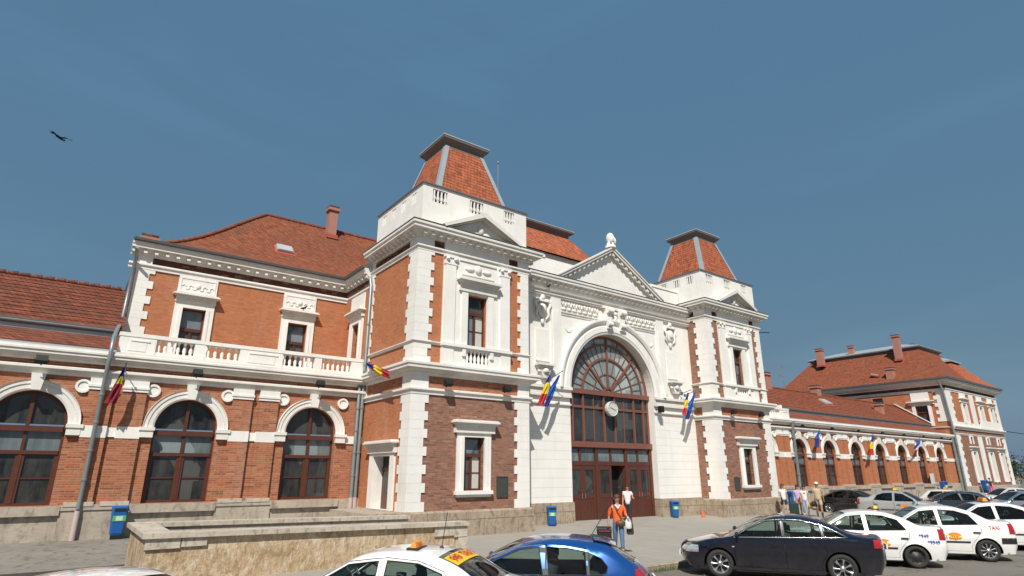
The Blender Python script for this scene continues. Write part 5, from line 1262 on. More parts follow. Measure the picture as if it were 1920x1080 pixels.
m = MB(); r = c['row']; ia = c['irr']
top_ = [r(i, off=.035, f0=-.9, f1=.9) for i in range(ia - 5, ia + 1)]; last = [(x - .12, y*.98, z - .035) for x, y, z in top_[-1]]
m.grid(top_ + [last, [(x, y, z - .03) for x, y, z in last], [(x, y, z - .05) for x, y, z in top_[-2]]], 0, True); m.build('spoiler', BLUE, c['root']); antenna(c, -.95, .55, .55, .0)
ob = c['root'].children[-1]
m = MB(); m.tube([(-1.5, .0, 1.2), (-1.62, -.35, 1.1)], .012, 5); m.box(WF, -1.68, -1.6, -.05, .05, 1.08, 1.13); m.build('wiper', PLAS, c['root'])
c = CC['w0'] = car('sedan', 'taxi', (.28, -17.15), HD, WH, 'white car cut off by the bottom left corner, only its roof in view', 'taxi', G1, rim='steel')
HB = (.55, -.835)
c = CC['s1'] = car('sedan', 'taxi', (38.7, -10.2), (.1, -.99), SILW, 'pale silver taxi with a yellow roof sign standing in the square behind the kerb row', 'taxi', None, rim='nine', glass=CGD)
door_logo(c, .35, .72, s=-1); roof_sign(c, -.2, .0, mat=YEL)
CC['k1'] = car('saloon', 'parked_car', (41.2, -6.6), (.1, -.99), DKC, 'black car half hidden behind the pale silver taxi', rim='nine', glass=CGD)
CC['k2'] = car('hatch', 'parked_car', (43.3, -11.2), (-.6, .8), paint('dark slate car paint', (.025, .04, .06), .25, .3), 'dark slate hatchback with a red tail light behind the pale silver taxi', rim='nine', glass=CGD)
c = CC['b1'] = car('boxy', 'taxi', (47.6, -9.6), (.1, -.99), CREAM, 'old boxy white taxi in front of the long arcade, farthest of the taxis', 'taxi', None, rim='steel', glass=CGD); roof_sign(c, -.1, 0, mat=ORA)
CC['v1'] = car('saloon', 'parked_car', (46.2, -13.6), (-.72, .69), SIL, 'silver saloon with dark windows standing behind the kerb row at the right edge', rim='nine', glass=CGD, window_line=None)
CC['v2'] = car('sedan', 'parked_car', (53.5, -11.2), (-.72, .69), CREAM, 'white car behind the silver saloon, only its bonnet in view', rim='nine', glass=CGD)
# ================================================================== PARAPET, BINS, FLAGS, LAMPS
PW = tag(empty('stone_parapet', (6.1, -9.3, 0)), 'rough travertine parapet wall around a stairwell in front of the left wing', 'stone wall')
def pbox(nm, mat, x0, x1, y0, y1, z0, z1a, z1b, ov=0.):   # top slopes from z1a (left) to z1b (right)
    mb = MB(); n = 24; ox, oy = 6.1, -9.3
    rows = []
    for i in range(n + 1):
        x = x0 + (x1 - x0)*i/n; z = z1a + (z1b - z1a)*i/n; zb = z0 if z0 is not None else z - .11
        rows.append([(x - ox, y0 - oy, zb), (x - ox, y0 - oy, z), (x - ox, y1 - oy, z), (x - ox, y1 - oy, zb)])
    mb.grid(rows, 0, False, closeu=True); mb.face(rows[0][::-1]); mb.face(rows[-1]); return mb.build(nm, mat, PW)
pbox('front_wall', TRAV, 1.92, 10.3, -9.22, -8.85, -.1, .98, .86)
pbox('coping', COPE, 1.83, 10.36, -9.34, -8.75, None, 1.08, .96)
pbox('end_wall', TRAV, 1.92, 2.28, -8.85, -5.85, -.1, .99, .99)
pbox('coping', COPE, 1.83, 2.42, -8.749, -5.6, None, 1.085, 1.085)
pbox('back_wall', PLINTHL, 2.28, 10.0, -6.0, -5.7, -.1, .99, .87)
pbox('coping', COPE, 2.421, 10.05, -6.06, -5.6, None, 1.08, .97)
for k, (a, b, z0, z1) in enumerate(((9.2, 9.85, .60, .85), (9.86, 10.31, .55, .85), (10.0, 10.33, -.1, .53), (1.9, 2.6, .74, .96), (2.62, 3.15, .76, .95))):
    m = MB(); m.box(WF, a - 6.1, b - 6.1, .02, .12, z0, z1); m.build('quoin_stone', COPE, PW)
def bin_(x, y, z, label, rz=0, scale=1., sticker=0):
    b = tag(empty('litter_bin', (x, y, z), rz), label, 'litter bin', 'blue litter bins along the station front'); b.scale = (scale,)*3
    m = MB(); prof = [(-.17, .16), (-.2, .36), (-.235, .98)]
    def rg(hx, y0, y1, z): 
        c = .05; return [(-hx + c, y0, z), (hx - c, y0, z), (hx, y0 + c, z), (hx, y1, z), (-hx, y1, z), (-hx, y0 + c, z)]
    m.grid([rg(.16, -.15, .16, .12), rg(.19, -.19, .17, .2), rg(.24, -.25, .17, .98), rg(.24, -.25, .17, 1.02), rg(.22, -.20, .16, 1.07)], 0, False, closeu=True)
    m.face(rg(.22, -.20, .16, 1.07)); m.face(rg(.16, -.15, .16, .12)[::-1]); m.build('body', flat('blue bin plastic', (.012, .11, .36), .4, 0, .12, 3), b)
    m = MB(); m.box(WF, -.17, .17, -.262, -.22, .90, .99); m.build('opening', BLACK, b)
    m = MB(); m.box(WF, -.15, .15, -.14, .15, .0, .13); m.build('foot', BLACK, b)
    m = MB(); m.box(WF, -.19, .19, -.238, -.20, .58, .76, 0); m.box(WF, -.1, .1, -.24, -.2, .60, .74, 1); m.build('sticker', [flat('green sticker', (.08, .4, .14), .5), flat('pale sticker', (.55, .62, .5), .5)], b)
    return b
bin_(2.03, -.48, GW, 'blue litter bin with a green sticker against the plinth of the left wing', .0, .98)
bin_(18.42, -3.62, 0, 'blue litter bin left of the brown entrance doors', -.5, .86)
bin_(27.05, -3.62, 0, 'blue litter bin right of the brown entrance doors', -.5, .86)
bin_(38.2, -4.1, .0, 'blue litter bin behind the man with the white cap', -.3, 1.15)
bin_(73.4, -.8, GW, 'blue litter bin by the far end of the long arcade', -.3, 1.2)
bin_(84.6, -1.1, GW, 'farthest blue litter bin, below the windows of the end pavilion', -.3, 1.25)
# flags
FB, FY, FR, EB = flat('flag blue', (.01, .03, .20), .8), flat('flag yellow', (.72, .50, .02), .8), flat('flag red', (.50, .018, .02), .8), flat('flag bright blue', (.006, .09, .42), .8)
def flag(base, tip, pts, wid, mats, label, group, wv=(1, 0, 0), seg=14, dark=None):
    r = tag(empty('flag', base), label, 'flag', group); B0 = Vector(base)
    m = MB(); m.tube([Vector((0, 0, 0)), Vector(tip) - B0], .018, 6); m.sphere(Vector(tip) - B0, .035, 8); m.box(WF, -.04, .04, -.02, .06, -.08, .08); m.build('pole', flat('pole blue grey', (.10, .13, .2), .4, .3), r)
    m = MB(); pts = [Vector(p) - B0 for p in pts]; rows = []; ns = 8; wv = Vector(wv).normalized()
    for i in range(seg + 1):
        t = i/seg*(len(pts) - 1); j = min(int(t), len(pts) - 2); c = pts[j].lerp(pts[j+1], t - j); w_ = wid[j] + (wid[j+1] - wid[j])*(t - j)
        ax = (pts[j+1] - pts[j]).normalized(); nn = ax.cross(wv)
        rows.append([c + wv*(w_*(k/ns - .5)) + nn*(.05*sin(k*1.9 + i*.25 + 1) + .03*sin(i*.7 + k)) for k in range(ns + 1)])
    n0 = len(m.f); m.grid(rows, 0, True)
    for i in range(seg):
        mi = min(len(mats) - 1, int(i/seg*len(mats)))
        for k in range(ns): m.m[n0 + i*ns + k] = mi
    m.build('cloth', mats, r); return r
G2 = 'flags hung on the station front'
flag((18.33, -3.45, 6.95), (18.3, -4.0, 7.0), [(18.33, -3.75, 6.85), (18.05, -3.9, 6.3), (17.62, -3.92, 5.38)], [.10, .34, .36], [FB, FY, FR], 'red, yellow and blue flag hanging left of the great arch', G2)
flag((18.6, -3.45, 6.7), (18.85, -4.1, 7.05), [(18.72, -4.0, 6.85), (18.3, -4.05, 6.2), (17.86, -4.02, 5.3)], [.08, .36, .26], [EB, EB, FB], 'blue flag beside the tricolour left of the great arch', G2)
flag((28.75, -3.45, 6.8), (28.8, -4.0, 6.95), [(28.8, -3.8, 6.8), (28.45, -3.9, 6.2), (28.14, -3.92, 5.5)], [.10, .3, .32], [FB, FY, FR], 'tricolour flag hanging right of the great arch, mostly behind a blue one', G2)
flag((29.0, -3.45, 6.7), (29.3, -4.1, 7.0), [(29.2, -4.0, 6.85), (28.7, -4.05, 6.1), (28.24, -4.02, 5.25)], [.08, .44, .3], [EB, EB, FB], 'blue flag hanging right of the great arch beside the right tower', G2)
flag((10.42, -.2, 6.62), (10.05, -1.3, 6.95), [(10.05, -1.3, 6.87), (10.05, -2.4, 6.45), (10.05, -3.65, 6.08)], [.10, .42, .36], [FB, FY, FR], 'small blue, yellow and red flag flying at the corner of the left tower', G2, wv=(.0, .45, 1))
flag((1.42, -.1, 5.75), (1.36, -.75, 6.05), [(1.35, -.68, 5.9), (1.27, -.75, 5.3), (1.13, -.72, 4.62)], [.05, .24, .36], [FB, flat('faded yellow', (.42, .33, .02), .8), flat('dark red cloth', (.22, .012, .02), .8), flat('dark red cloth', (.2, .012, .02), .8)], 'faded tricolour hanging beside the grey downpipe of the left wing', G2)
flag((49.7, -.1, 5.4), (49.7, -.8, 5.75), [(49.65, -.75, 5.65), (49.0, -.8, 5.0), (48.75, -.8, 4.3)], [.3, .7, .6], [EB, FB], 'blue flag between the first arches of the right wing', G2)
flag((59.4, -.1, 5.4), (59.4, -.8, 5.75), [(59.3, -.75, 5.6), (58.7, -.8, 4.8), (58.1, -.8, 3.9)], [.3, .8, .7], [FB, FY, FR], 'tricolour flag halfway along the right wing', G2)
flag((69.9, -.1, 5.4), (69.9, -.8, 5.75), [(69.8, -.75, 5.6), (68.9, -.9, 5.2), (67.6, -.9, 4.6)], [.4, .9, .5], [EB, EB, FB], 'blue flag flying near the far end of the right wing', G2)
# floodlights
def lamp(x, y, z, label, s=1.):
    r = tag(empty('floodlight', (x, y, z)), label, 'floodlight', 'black floodlights above the arches and on the towers'); r.scale = (s*1.25,)*3
    m = MB(); fr = lambda u, w, zz: (u, -w*cos(.5) + zz*sin(.5) - .16, zz*cos(.5) + w*sin(.5)*1.)
    m.box(fr, -.13, .13, -.06, .07, -.09, .09); m.box(fr, -.11, .11, -.1, -.06, -.07, .07)
    for k in range(5): m.box(fr, -.1 + .05*k - .006, -.1 + .05*k + .006, -.13, -.1, -.07, .07)
    m.build('housing', BLACK, r)
    m = MB(); m.tube([(-.15, -.16, 0), (-.15, -.06, -.1), (.15, -.06, -.1), (.15, -.16, 0)], .012, 5); m.tube([(0, -.06, -.1), (0, .02, -.12)], .02, 6); m.build('bracket', BLACK, r); return r
for x, w_ in ((-.98, 'first arch'), (3.68, 'arch left of the middle of the left wing'), (8.35, 'arch next to the left tower')): lamp(x, -.46, 5.93, 'black floodlight above the ' + w_)
lamp(12.05, YT - .22, 5.80, 'black floodlight on the string course of the left tower, left one'); lamp(14.95, YT - .22, 5.80, 'black floodlight on the string course of the left tower, right one')
lamp(31.5, YT - .22, 5.80, 'black floodlight on the string course of the right tower, left one'); lamp(34.4, YT - .22, 5.80, 'black floodlight on the string course of the right tower, right one')
for k in range(1, 8): l_ = lamp(42.69 + 4.81*k, -.4, 5.95, 'small black floodlight above an arch of the right wing, one in its even row', .8)
m = MB(); fr = lambda u, w, z: (u, -w, z)
r = tag(empty('loudspeaker', (26.62, YE - .35, 5.75)), 'black loudspeaker mounted beside the great window at the right jamb', 'loudspeaker')
m.box(WF, -.13, .13, -.12, .12, -.17, .17); m.build('housing', BLACK, r); m = MB(); m.tube([(0, .1, 0), (0, .34, 0)], .025, 6); m.build('bracket', BLACK, r)
# clock
r = tag(empty('station_clock', (23.1, YE + .10, 5.58)), 'round white clock hanging in the middle of the great entrance window', 'clock')
def disc(mb, rad, y, m=0, n=32): mb.face([(rad*cos(2*pi*k/n), y, rad*sin(2*pi*k/n)) for k in range(n)][::-1], m)
m = MB(); n = 32
m.grid([[(a*cos(2*pi*k/n), y, a*sin(2*pi*k/n)) for k in range(n)] for a, y in ((.36, .1), (.385, .0), (.385, -.14), (.36, -.17), (.35, -.13))], 0, True, closeu=True); m.build('rim', flat('clock rim', (.62, .62, .58), .4), r)
m = MB(); disc(m, .355, -.135); m.build('dial', flat('clock dial', (.60, .60, .57), .5), r)
m = MB()
for k in range(12):
    a = k*pi/6; c_, s_ = cos(a), sin(a); m.face([(.27*c_ - .012*s_, -.138, .27*s_ + .012*c_), (.27*c_ + .012*s_, -.138, .27*s_ - .012*c_), (.32*c_ + .012*s_, -.138, .32*s_ - .012*c_), (.32*c_ - .012*s_, -.138, .32*s_ + .012*c_)])
m.build('hour_mark', BLACK, r)
for a, L_, w_ in ((radians(-18), .27, .012), (radians(158), .19, .02)):
    m = MB(); c_, s_ = cos(a), sin(a); m.prism(lambda u, w, z: (u, -w, z), [(-.04*c_ - w_*s_, -.04*s_ + w_*c_), (-.04*c_ + w_*s_, -.04*s_ - w_*c_), (L_*c_ + w_*.4*s_, L_*s_ - w_*.4*c_), (L_*c_ - w_*.4*s_, L_*s_ + w_*.4*c_)], .142, .15); m.build('hand', BLACK, r)
# plaques
def plaque(x, z0, z1, w_, label):
    r = tag(empty('wall_plaque', (x, YT, z0)), label, 'plaque', 'dark plaques on the towers'); F_ = front(0.)
    m = MB(); m.box(F_, -w_/2, w_/2, 0, .04, 0, z1 - z0); m.build('slab', flat('dark bronze plaque', (.075, .078, .07), .45, .3, .3, 9), r)
    m = MB(); 
    for a, b, c, d in ((-w_/2, w_/2, 0, .04), (-w_/2, w_/2, z1 - z0 - .04, z1 - z0), (-w_/2, -w_/2 + .04, .04, z1 - z0 - .04), (w_/2 - .04, w_/2, .04, z1 - z0 - .04)): m.box(F_, a, b, .04, .055, c, d)
    m.build('border', flat('dark bronze plaque', (.05, .05, .05)), r)
plaque(15.0, 1.40, 2.22, .56, 'dark plaque on the left tower beside its lower window'); plaque(31.65, 1.42, 2.12, .5, 'dark plaque on the right tower left of its lower window')
m = MB(); m.box(front(-.15), 72.2, 73.2, 0, .03, 1.0, 2.3); tag(m.build('notice_board', flat('white notice', (.6, .6, .6), .5)), 'white notice on the wall near the far end of the arcade', 'notice')
# small orange cone at the right tower
r = tag(empty('traffic_cone', (28.75, -4.15, 0)), 'small orange cone standing at the foot of the right tower', 'cone')
m = MB(); m.lathe((0, 0, .02), [(.12, 0), (.11, .05), (.03, .34), (.02, .36), (.001, .36)], 12); m.build('body', flat('cone orange', (.7, .12, .03), .6), r); m = MB(); m.box(WF, -.15, .15, -.15, .15, 0, .03); m.build('foot', flat('cone orange', (.7, .12, .03)), r)
# bird
m = MB()
BIRDP = [Vector(p) for p in ((-2.99, 6, 17.29), (-2.53, 6, 16.99), (-2.03, 6, 17.01))]
c = BIRDP[1]; bl = flat('dark feathers', (.02, .022, .025), .8, 0, .3, 9)
r = tag(empty('bird', c), 'dark bird gliding in the blue sky at the upper left', 'bird')
vx = Vector((.6, .8, 0))
m.tube([c - c - vx*.32 + Vector((0, 0, .02)), -vx*.15, vx*.1, vx*.24], [.015, .06, .055, .025], 8); m.sphere(vx*.27 + Vector((0, 0, .02)), .05, 8)
for q in (BIRDP[0] - c, BIRDP[2] - c):
    mid = q*.5 + Vector((0, 0, .05))
    m.grid([[-vx*.07, vx*.07], [mid - vx*.08, mid + vx*.05], [q*.8 - vx*.07, q*.8 + vx*.02], [q - vx*.03, q]], 0, True)
m.face([-vx*.3 + Vector((-.05, .04, 0)), -vx*.3 + Vector((.05, -.04, 0)), -vx*.5 + Vector((.09, -.07, 0)), -vx*.5 + Vector((-.09, .07, 0))]); m.build('body', bl, r)
# pigeons on the cornice
for (x, y, z, lb) in ((18.55, -3.55, 11.34, 'small dark pigeon perched on the architrave beside the left tower'), (8.32, 2.72, 9.85, 'dark pigeon perched on the window hood nearest the left tower')):
    r = tag(empty('pigeon', (x, y, z)), lb, 'pigeon'); m = MB(); m.tube([(-.16, 0, .07), (-.05, 0, .09), (.06, 0, .14), (.09, 0, .19)], [.02, .055, .05, .03], 8); m.sphere((.1, 0, .22), .035, 8); m.box(WF, -.02, .0, -.01, .01, 0, .06); m.build('body', bl, r)
# background right
def bgbuilding(x0, x1, y, z1, mat, label, rows, cols):
    r = tag(empty('distant_building', ((x0 + x1)/2, y, 0)), label, 'building'); F_ = front(y); cx_ = (x0 + x1)/2
    fr = lambda u, w, z: (u - cx_, -w, z)
    m = MB(); m.box(fr, x0, x1, -12, 0, -1, z1); m.build('wall', mat, r); m = MB(); m.box(fr, x0 - .5, x1 + .5, -12.5, .5, z1, z1 + .6); m.build('roof', ZINC, r)
    for i in range(rows):
        for k in range(cols):
            m = MB(); u = x0 + (x1 - x0)*(k + .5)/cols; z = 1.5 + (z1 - 2)*(i + .3)/rows; m.box(fr, u - (x1-x0)/cols*.3, u + (x1-x0)/cols*.3, 0, .06, z, z + (z1-2)/rows*.5); m.build('window', GL_U, r)
bgbuilding(150, 230, 34, 9.4, flat('grey blue wall', (.20, .22, .22), .8), 'grey blue building with a flat roof far behind the right end of the station', 2, 9)
bgbuilding(128, 150, 12, 4.2, flat('pale kiosk wall', (.35, .32, .27), .8), 'low pale shed beyond the right end of the station', 1, 5)
def tree(x, y, h, rad, label, seed):
    rnd = random.Random(seed); r = tag(empty('tree', (x, y, 0)), label, 'tree', 'trees beyond the right end of the station')
    m = MB(); m.tube([(0, 0, -.2), (.05, .03, h*.25), (-.05, .05, h*.5), (0, 0, h*.8)], [.22, .17, .12, .04], 8)
    for k in range(7): a = k*2.4; m.tube([(0, 0, h*(.3 + .06*k)), (rad*.6*cos(a), rad*.6*sin(a), h*(.5 + .06*k))], [.07, .02], 5)
    m.build('trunk', flat('bark', (.09, .065, .045), .9), r)
    m = MB()
    cl = [(rnd.gauss(0, rad*.42), rnd.gauss(0, rad*.42), h*.62 + rnd.gauss(0, h*.16)) for k in range(26)]
    for (cx_, cy_, cz_) in cl:
        for k in range(90):
            p = Vector((cx_ + rnd.gauss(0, rad*.2), cy_ + rnd.gauss(0, rad*.2), max(h*.18, cz_ + rnd.gauss(0, rad*.18)))); a = Vector((rnd.uniform(-1, 1), rnd.uniform(-1, 1), rnd.uniform(-1, 1))).normalized(); b = a.cross(Vector((.3, .5, .8))).normalized(); s = rnd.uniform(.1, .2)
            m.face([p, p + a*s + b*s*.5, p + a*s*2, p + a*s - b*s*.5], rnd.randrange(2))
    m.build('crown', [flat('dark leaves', (.035, .06, .018), .7), flat('light leaves', (.08, .12, .03), .7)], r)
tree(111, 3.5, 5.0, 2.6, 'green tree at the right edge just beyond the end pavilion', 3); tree(119, 9, 6.5, 3.2, 'taller dark green tree behind the first one at the right edge', 5); tree(126, 2, 4.4, 2.6, 'low bushy green tree cut off by the right edge', 8)
r = tag(empty('overhead_cable', (98.45, -.2, 7.6)), 'thin dark overhead cable running right from the end pavilion', 'cable')
m = MB(); m.tube([(0, 0, 0), (8, -1, -.25), (18, -2, -.3), (30, -3.5, 0)], .045, 5); m.build('wire', BLACK, r)
m = MB(); m.tube([(30, -3.5, -8), (30, -3.5, 1)], .12, 8); m.build('pole', PIPE, r)
# roof antennas of the right wing
r = tag(empty('roof_antenna', (56.5, 5.4, 9.9)), 'thin roof antenna standing behind the ridge right of the right tower', 'antenna')
m = MB(); m.tube([(0, 0, 0), (0, 0, 3.0)], .045, 5); m.build('mast', PIPE, r)
m = MB(); m.tube([(-.9, 0, 1.4), (-.9, 0, 3.6)], .03, 5); m.tube([(-.9, 0, 1.6), (0, 0, 1.6)], .03, 5); m.tube([(-.3, 0, 2.6), (.3, 0, 2.6)], .03, 5); m.build('dipole', PIPE, r)
m = MB(); m.tube([(XB + 19.45, YT + .1, 11.28), (XB + 20.3, YT - .3, 11.3)], .03, 5); m.build('bracket', BLACK, ST)

r = tag(empty('manhole_cover', (11.2, -15.6, ROADZ + .004)), 'round iron manhole cover in the asphalt in front of the navy saloon', 'manhole cover')
m = MB(); m.lathe((0, 0, 0), [(.33, 0), (.33, .012), (.29, .014), (.29, .008), (.001, .008)], 28); m.build('lid', flat('rusty iron', (.09, .075, .06), .6, .5, .4, 12), r)
# ================================================================== PEOPLE
def skinmesh(name, chains, mat, parent, sub=1, torso=True):
    """chains: lists of (point, radius or (rx, ry)); points shared by key are merged into one surface"""
    V = []; R = []; E_ = []; key = {}
    for ch in chains:
        prev = None
        for p, r in ch:
            k = (round(p[0], 4), round(p[1], 4), round(p[2], 4))
            if k not in key: key[k] = len(V); V.append(p); R.append(r)
            i = key[k]
            if prev is not None and prev != i: E_.append((prev, i))
            prev = i
    me = bpy.data.meshes.new(name); me.from_pydata([tuple(v) for v in V], E_, [])
    ob = bpy.data.objects.new(name, me); COL.objects.link(ob)
    ob.modifiers.new('skin', 'SKIN')
    if not me.skin_vertices: return None
    sv = me.skin_vertices[0].data
    for i, r in enumerate(R):
        sv[i].radius = r if isinstance(r, tuple) else (r, r); sv[i].use_root = (i == 0)
    ob.modifiers['skin'].use_smooth_shade = True; ob.modifiers['skin'].branch_smoothing = .6
    if sub: md = ob.modifiers.new('sub', 'SUBSURF'); md.levels = sub; md.render_levels = sub
    dg = bpy.context.evaluated_depsgraph_get(); m2 = bpy.data.meshes.new_from_object(ob.evaluated_get(dg))
    bpy.data.objects.remove(ob); m2.materials.clear(); m2.materials.append(mat)
    for p in m2.polygons: p.use_smooth = True
    if torso:
        for v in m2.vertices:
            x_, y_, z_ = v.co
            if abs(y_) < .19 and .86 < z_ < 1.5:
                k = min(1, (z_ - .86)/.15, (1.5 - z_)/.10); g = 1 - max(0, (abs(y_) - .12)/.07)*.6
                v.co.y = y_*(1 + .30*k*g)
    o = bpy.data.objects.new(name, m2); COL.objects.link(o); o.parent = parent; return o
SKIN = flat('skin', (.52, .29, .19), .55, 0, .1, 9); SKINT = flat('tanned skin', (.40, .20, .12), .55, 0, .1, 9)
HAIRB = flat('dark hair', (.022, .013, .009), .6, 0, .3, 30); HAIRR = flat('brown hair', (.09, .035, .018), .6, 0, .3, 30)
def person(loc, heading, H, label, legs, arms, top, bottom, skin=None, hair=HAIRB, long_hair=False, cap=None, shorts=False, sleeve=.5, group=None, shoes=None, head_turn=0., waist=1.0, parts=True):
    """legs: ((thigh swing, knee bend), ...) left, right; arms: (swing, out, elbow) left, right, degrees"""
    skin = skin or SKIN
    r = tag(empty('person', loc, atan2(heading[1], heading[0])), label, 'person', group); r.scale = (H/1.75,)*3
    D = radians
    pel = Vector((0, 0, .95)); belly = Vector((.0, 0, 1.08)); chest = Vector((0, 0, 1.30)); nb = Vector((-.01, 0, 1.455)); nk = Vector((.0, 0, 1.505))
    J = {}
    low = 9
    for k, s, (sw, kn) in ((0, 1, legs[0]), (1, -1, legs[1])):
        hip = Vector((0, s*.095, .92)); kne = hip + Vector((sin(D(sw)), 0, -cos(D(sw))))*.43
        ank = kne + Vector((sin(D(sw - kn)), 0, -cos(D(sw - kn))))*.42; J[k] = (hip, kne, ank); low = min(low, ank.z)
    dz = Vector((0, 0, .085 - low))
    for k in (0, 1): J[k] = tuple(p + dz for p in J[k])
    pel, belly, chest, nb, nk = [p + dz for p in (pel, belly, chest, nb, nk)]
    A = {}
    for k, s, (sw, out, el) in ((0, 1, arms[0]), (1, -1, arms[1])):
        sh = chest + Vector((-.01, s*.175, .11)); d = Vector((sin(D(sw)), s*sin(D(out)), -cos(D(sw))*cos(D(out)))).normalized()
        eb = sh + d*.28; d2 = Vector((sin(D(sw + el)), s*sin(D(out))*.4, -cos(D(sw + el)))).normalized(); wr = eb + d2*.25; hd = wr + d2*.05; A[k] = (sh, eb, wr, hd, d2, d)
    ch = [[(pel, (.115, .10)), (belly, (.105, .09)), (chest, (.125, .10)), (nb, .065), (nk, .052), (nk + Vector((.01, 0, .06)), (.062, .07)), (nk + Vector((.02, 0, .125)), (.096, .108)), (nk + Vector((.01, 0, .195)), (.092, .104)), (nk + Vector((0, 0, .235)), (.06, .07))]]
    for k, s in ((0, 1), (1, -1)):
        h_, kn_, an_ = J[k]
        ch.append([(pel, (.115, .10)), (h_, .09), (h_.lerp(kn_, .5), .078), (kn_, .056), (kn_.lerp(an_, .35), .060), (an_, .035), (an_ + Vector((.07, 0, -.05)), (.036, .03)), (an_ + Vector((.15, 0, -.062)), (.032, .02))])
        sh, eb, wr, hd, d2, d = A[k]
        ch.append([(chest, (.125, .10)), (sh, .058), (sh.lerp(eb, .5), .046), (eb, .038), (wr, .026), (hd, (.032, .018)), (hd + d2*.04, (.034, .016))])
        side = Vector((0, 1, 0)); nrm = d2.cross(side).normalized()
        for f in range(4):
            o_ = side*(.027 - .018*f)*(1); b = hd + d2*.045 + o_
            L_ = (.06, .07, .065, .05)[f]
            ch.append([(hd + d2*.04, (.034, .016)), (b, .010), (b + d2*L_*.5 + nrm*.012*-1, .009), (b + d2*L_*.85 - nrm*.035, .007)])
        b = hd + side*.03*(1 if s > 0 else 1); ch.append([(hd, (.032, .018)), (hd + nrm*-.02 + side*(-.03 if s > 0 else .03), .011), (hd + d2*.04 - nrm*.03 + side*(-.04 if s > 0 else .04), .009)])
    body = skinmesh('body', ch, skin, r)
    hc = nk + Vector((.015, 0, .135))
    # face
    for s in (1, -1): m = MB(); m.sphere(hc + Vector((.088, s*.036, .015)), .014, 6, 0, (.6, 1, .7)); m.build('eye', flat('eye dark', (.03, .02, .018), .4), r)
    m = MB(); m.sphere(hc + Vector((.108, 0, -.012)), .02, 8, 0, (1, .7, 1.3)); 
    for s in (1, -1): m.sphere(hc + Vector((.0, s*.094, .0)), .025, 6, 0, (.6, .4, 1.1))
    m.build('nose', skin, r); m = MB(); m.sphere(hc + Vector((.090, 0, -.055)), .026, 8, 0, (.5, 1, .32)); m.build('mouth', flat('lips', (.4, .12, .10), .5), r)
    m = MB(); m.sphere(hc + Vector((-.018, 0, .035)), .118, 12, 0, (1., .9, .95)); 
    if long_hair: m.tube([hc + Vector((-.06, 0, .03)), hc + Vector((-.085, 0, -.09)), hc + Vector((-.08, 0, -.2))], [.08, .085, .05], 9)
    m.build('hair', hair, r)
    if cap: m = MB(); m.sphere(hc + Vector((-.005, 0, .06)), .122, 12, 0, (1., .9, .75)); m.sphere(hc + Vector((.10, 0, .05)), .06, 8, 0, (1.1, 1.1, .15)); m.build('cap', cap, r)
    # clothes
    ch = [[(pel + Vector((0, 0, -.14)), (.165*waist, .14*waist)), (pel, (.152*waist, .135*waist)), (belly, (.138*waist, .122*waist)), (chest, (.158, .140)), (nb - Vector((0, 0, .0)), .105)]]
    for k in (0, 1):
        sh, eb, wr, hd, d2, d = A[k]; e = sh.lerp(eb, min(1, sleeve*1.0)) if sleeve <= 1 else eb
        c = [(chest, (.158, .140)), (sh + Vector((0, 0, .004)), .084), (sh.lerp(e, .6), .072), (e, .068 if sleeve <= 1 else .052)]
        if sleeve > 1: c.append((eb.lerp(wr, sleeve - 1), .045))
        ch.append(c)
    skinmesh('shirt', ch, top, r)
    bch = [[(pel + Vector((0, 0, .14)), (.125*waist, .11*waist)), (pel, (.14*waist, .125*waist))]]
    for k in (0, 1):
        h_, kn_, an_ = J[k]; c = [(pel, (.14*waist, .125*waist)), (h_, .118), (h_.lerp(kn_, .5), .102)]
        c += [(h_.lerp(kn_, .88), .095)] if shorts else [(kn_, .078), (kn_.lerp(an_, .5), .072), (an_ + Vector((0, 0, .03)), .058)]
        bch.append(c)
    skinmesh('shorts' if shorts else 'trousers', bch, bottom, r)
    for k in (0, 1):
        an_ = J[k][2]; m = MB(); m.tube([an_ + Vector((-.06, 0, -.045)), an_ + Vector((0, 0, -.035)), an_ + Vector((.10, 0, -.05)), an_ + Vector((.17, 0, -.062))], [.03, .042, .038, .02], 8)
        if shoes and shoes[1]: m.tube([an_ + Vector((0, 0, -.03)), an_ + Vector((-.005, 0, .16))], [.045, .052], 8)
        m.build('shoe', shoes[0] if shoes else BLACK, r)
    return r, A, J
def toward(x, y, c=(0, -25.4)): d = Vector((c[0] - x, c[1] - y)).normalized(); return (d.x, d.y)
def wpt(r, p):   # local to world for a person's hand
    s = r.scale[0]; a = r.rotation_euler[2]; return Vector((r.location.x + s*(p.x*cos(a) - p.y*sin(a)), r.location.y + s*(p.x*sin(a) + p.y*cos(a)), r.location.z + s*p.z))
ORG = flat('orange blouse', (.80, .13, .02), .8, 0, .12, 14); JEAN = flat('blue jeans', (.09, .16, .28), .85, 0, .35, 8); WSH = flat('white t-shirt', (.70, .68, .68), .8, 0, .15, 14); PSH = flat('pale pink shirt', (.80, .68, .66), .8, 0, .12, 10)
NSH = flat('navy shorts', (.02, .03, .07), .8); PUR = flat('lilac top', (.50, .38, .62), .8, 0, .25, 10); PEA = flat('peach shorts', (.75, .30, .20), .8); LBL = flat('light blue trousers', (.38, .45, .55), .8, 0, .2, 8); KHA = flat('khaki shirt', (.48, .38, .25), .85, 0, .15, 8); KHS = flat('pale khaki shorts', (.46, .42, .30), .85, 0, .2, 8)
WCAP = flat('white cap', (.7, .68, .66), .7); PNK = flat('bright pink cloth', (.6, .06, .3), .8); DCL = flat('dark clothes', (.03, .025, .04), .8); BCL = flat('blue clothes', (.03, .08, .25), .8); RCL = flat('red shirt', (.45, .02, .03), .8)
WSHOE = flat('white trainers', (.65, .63, .6), .6)
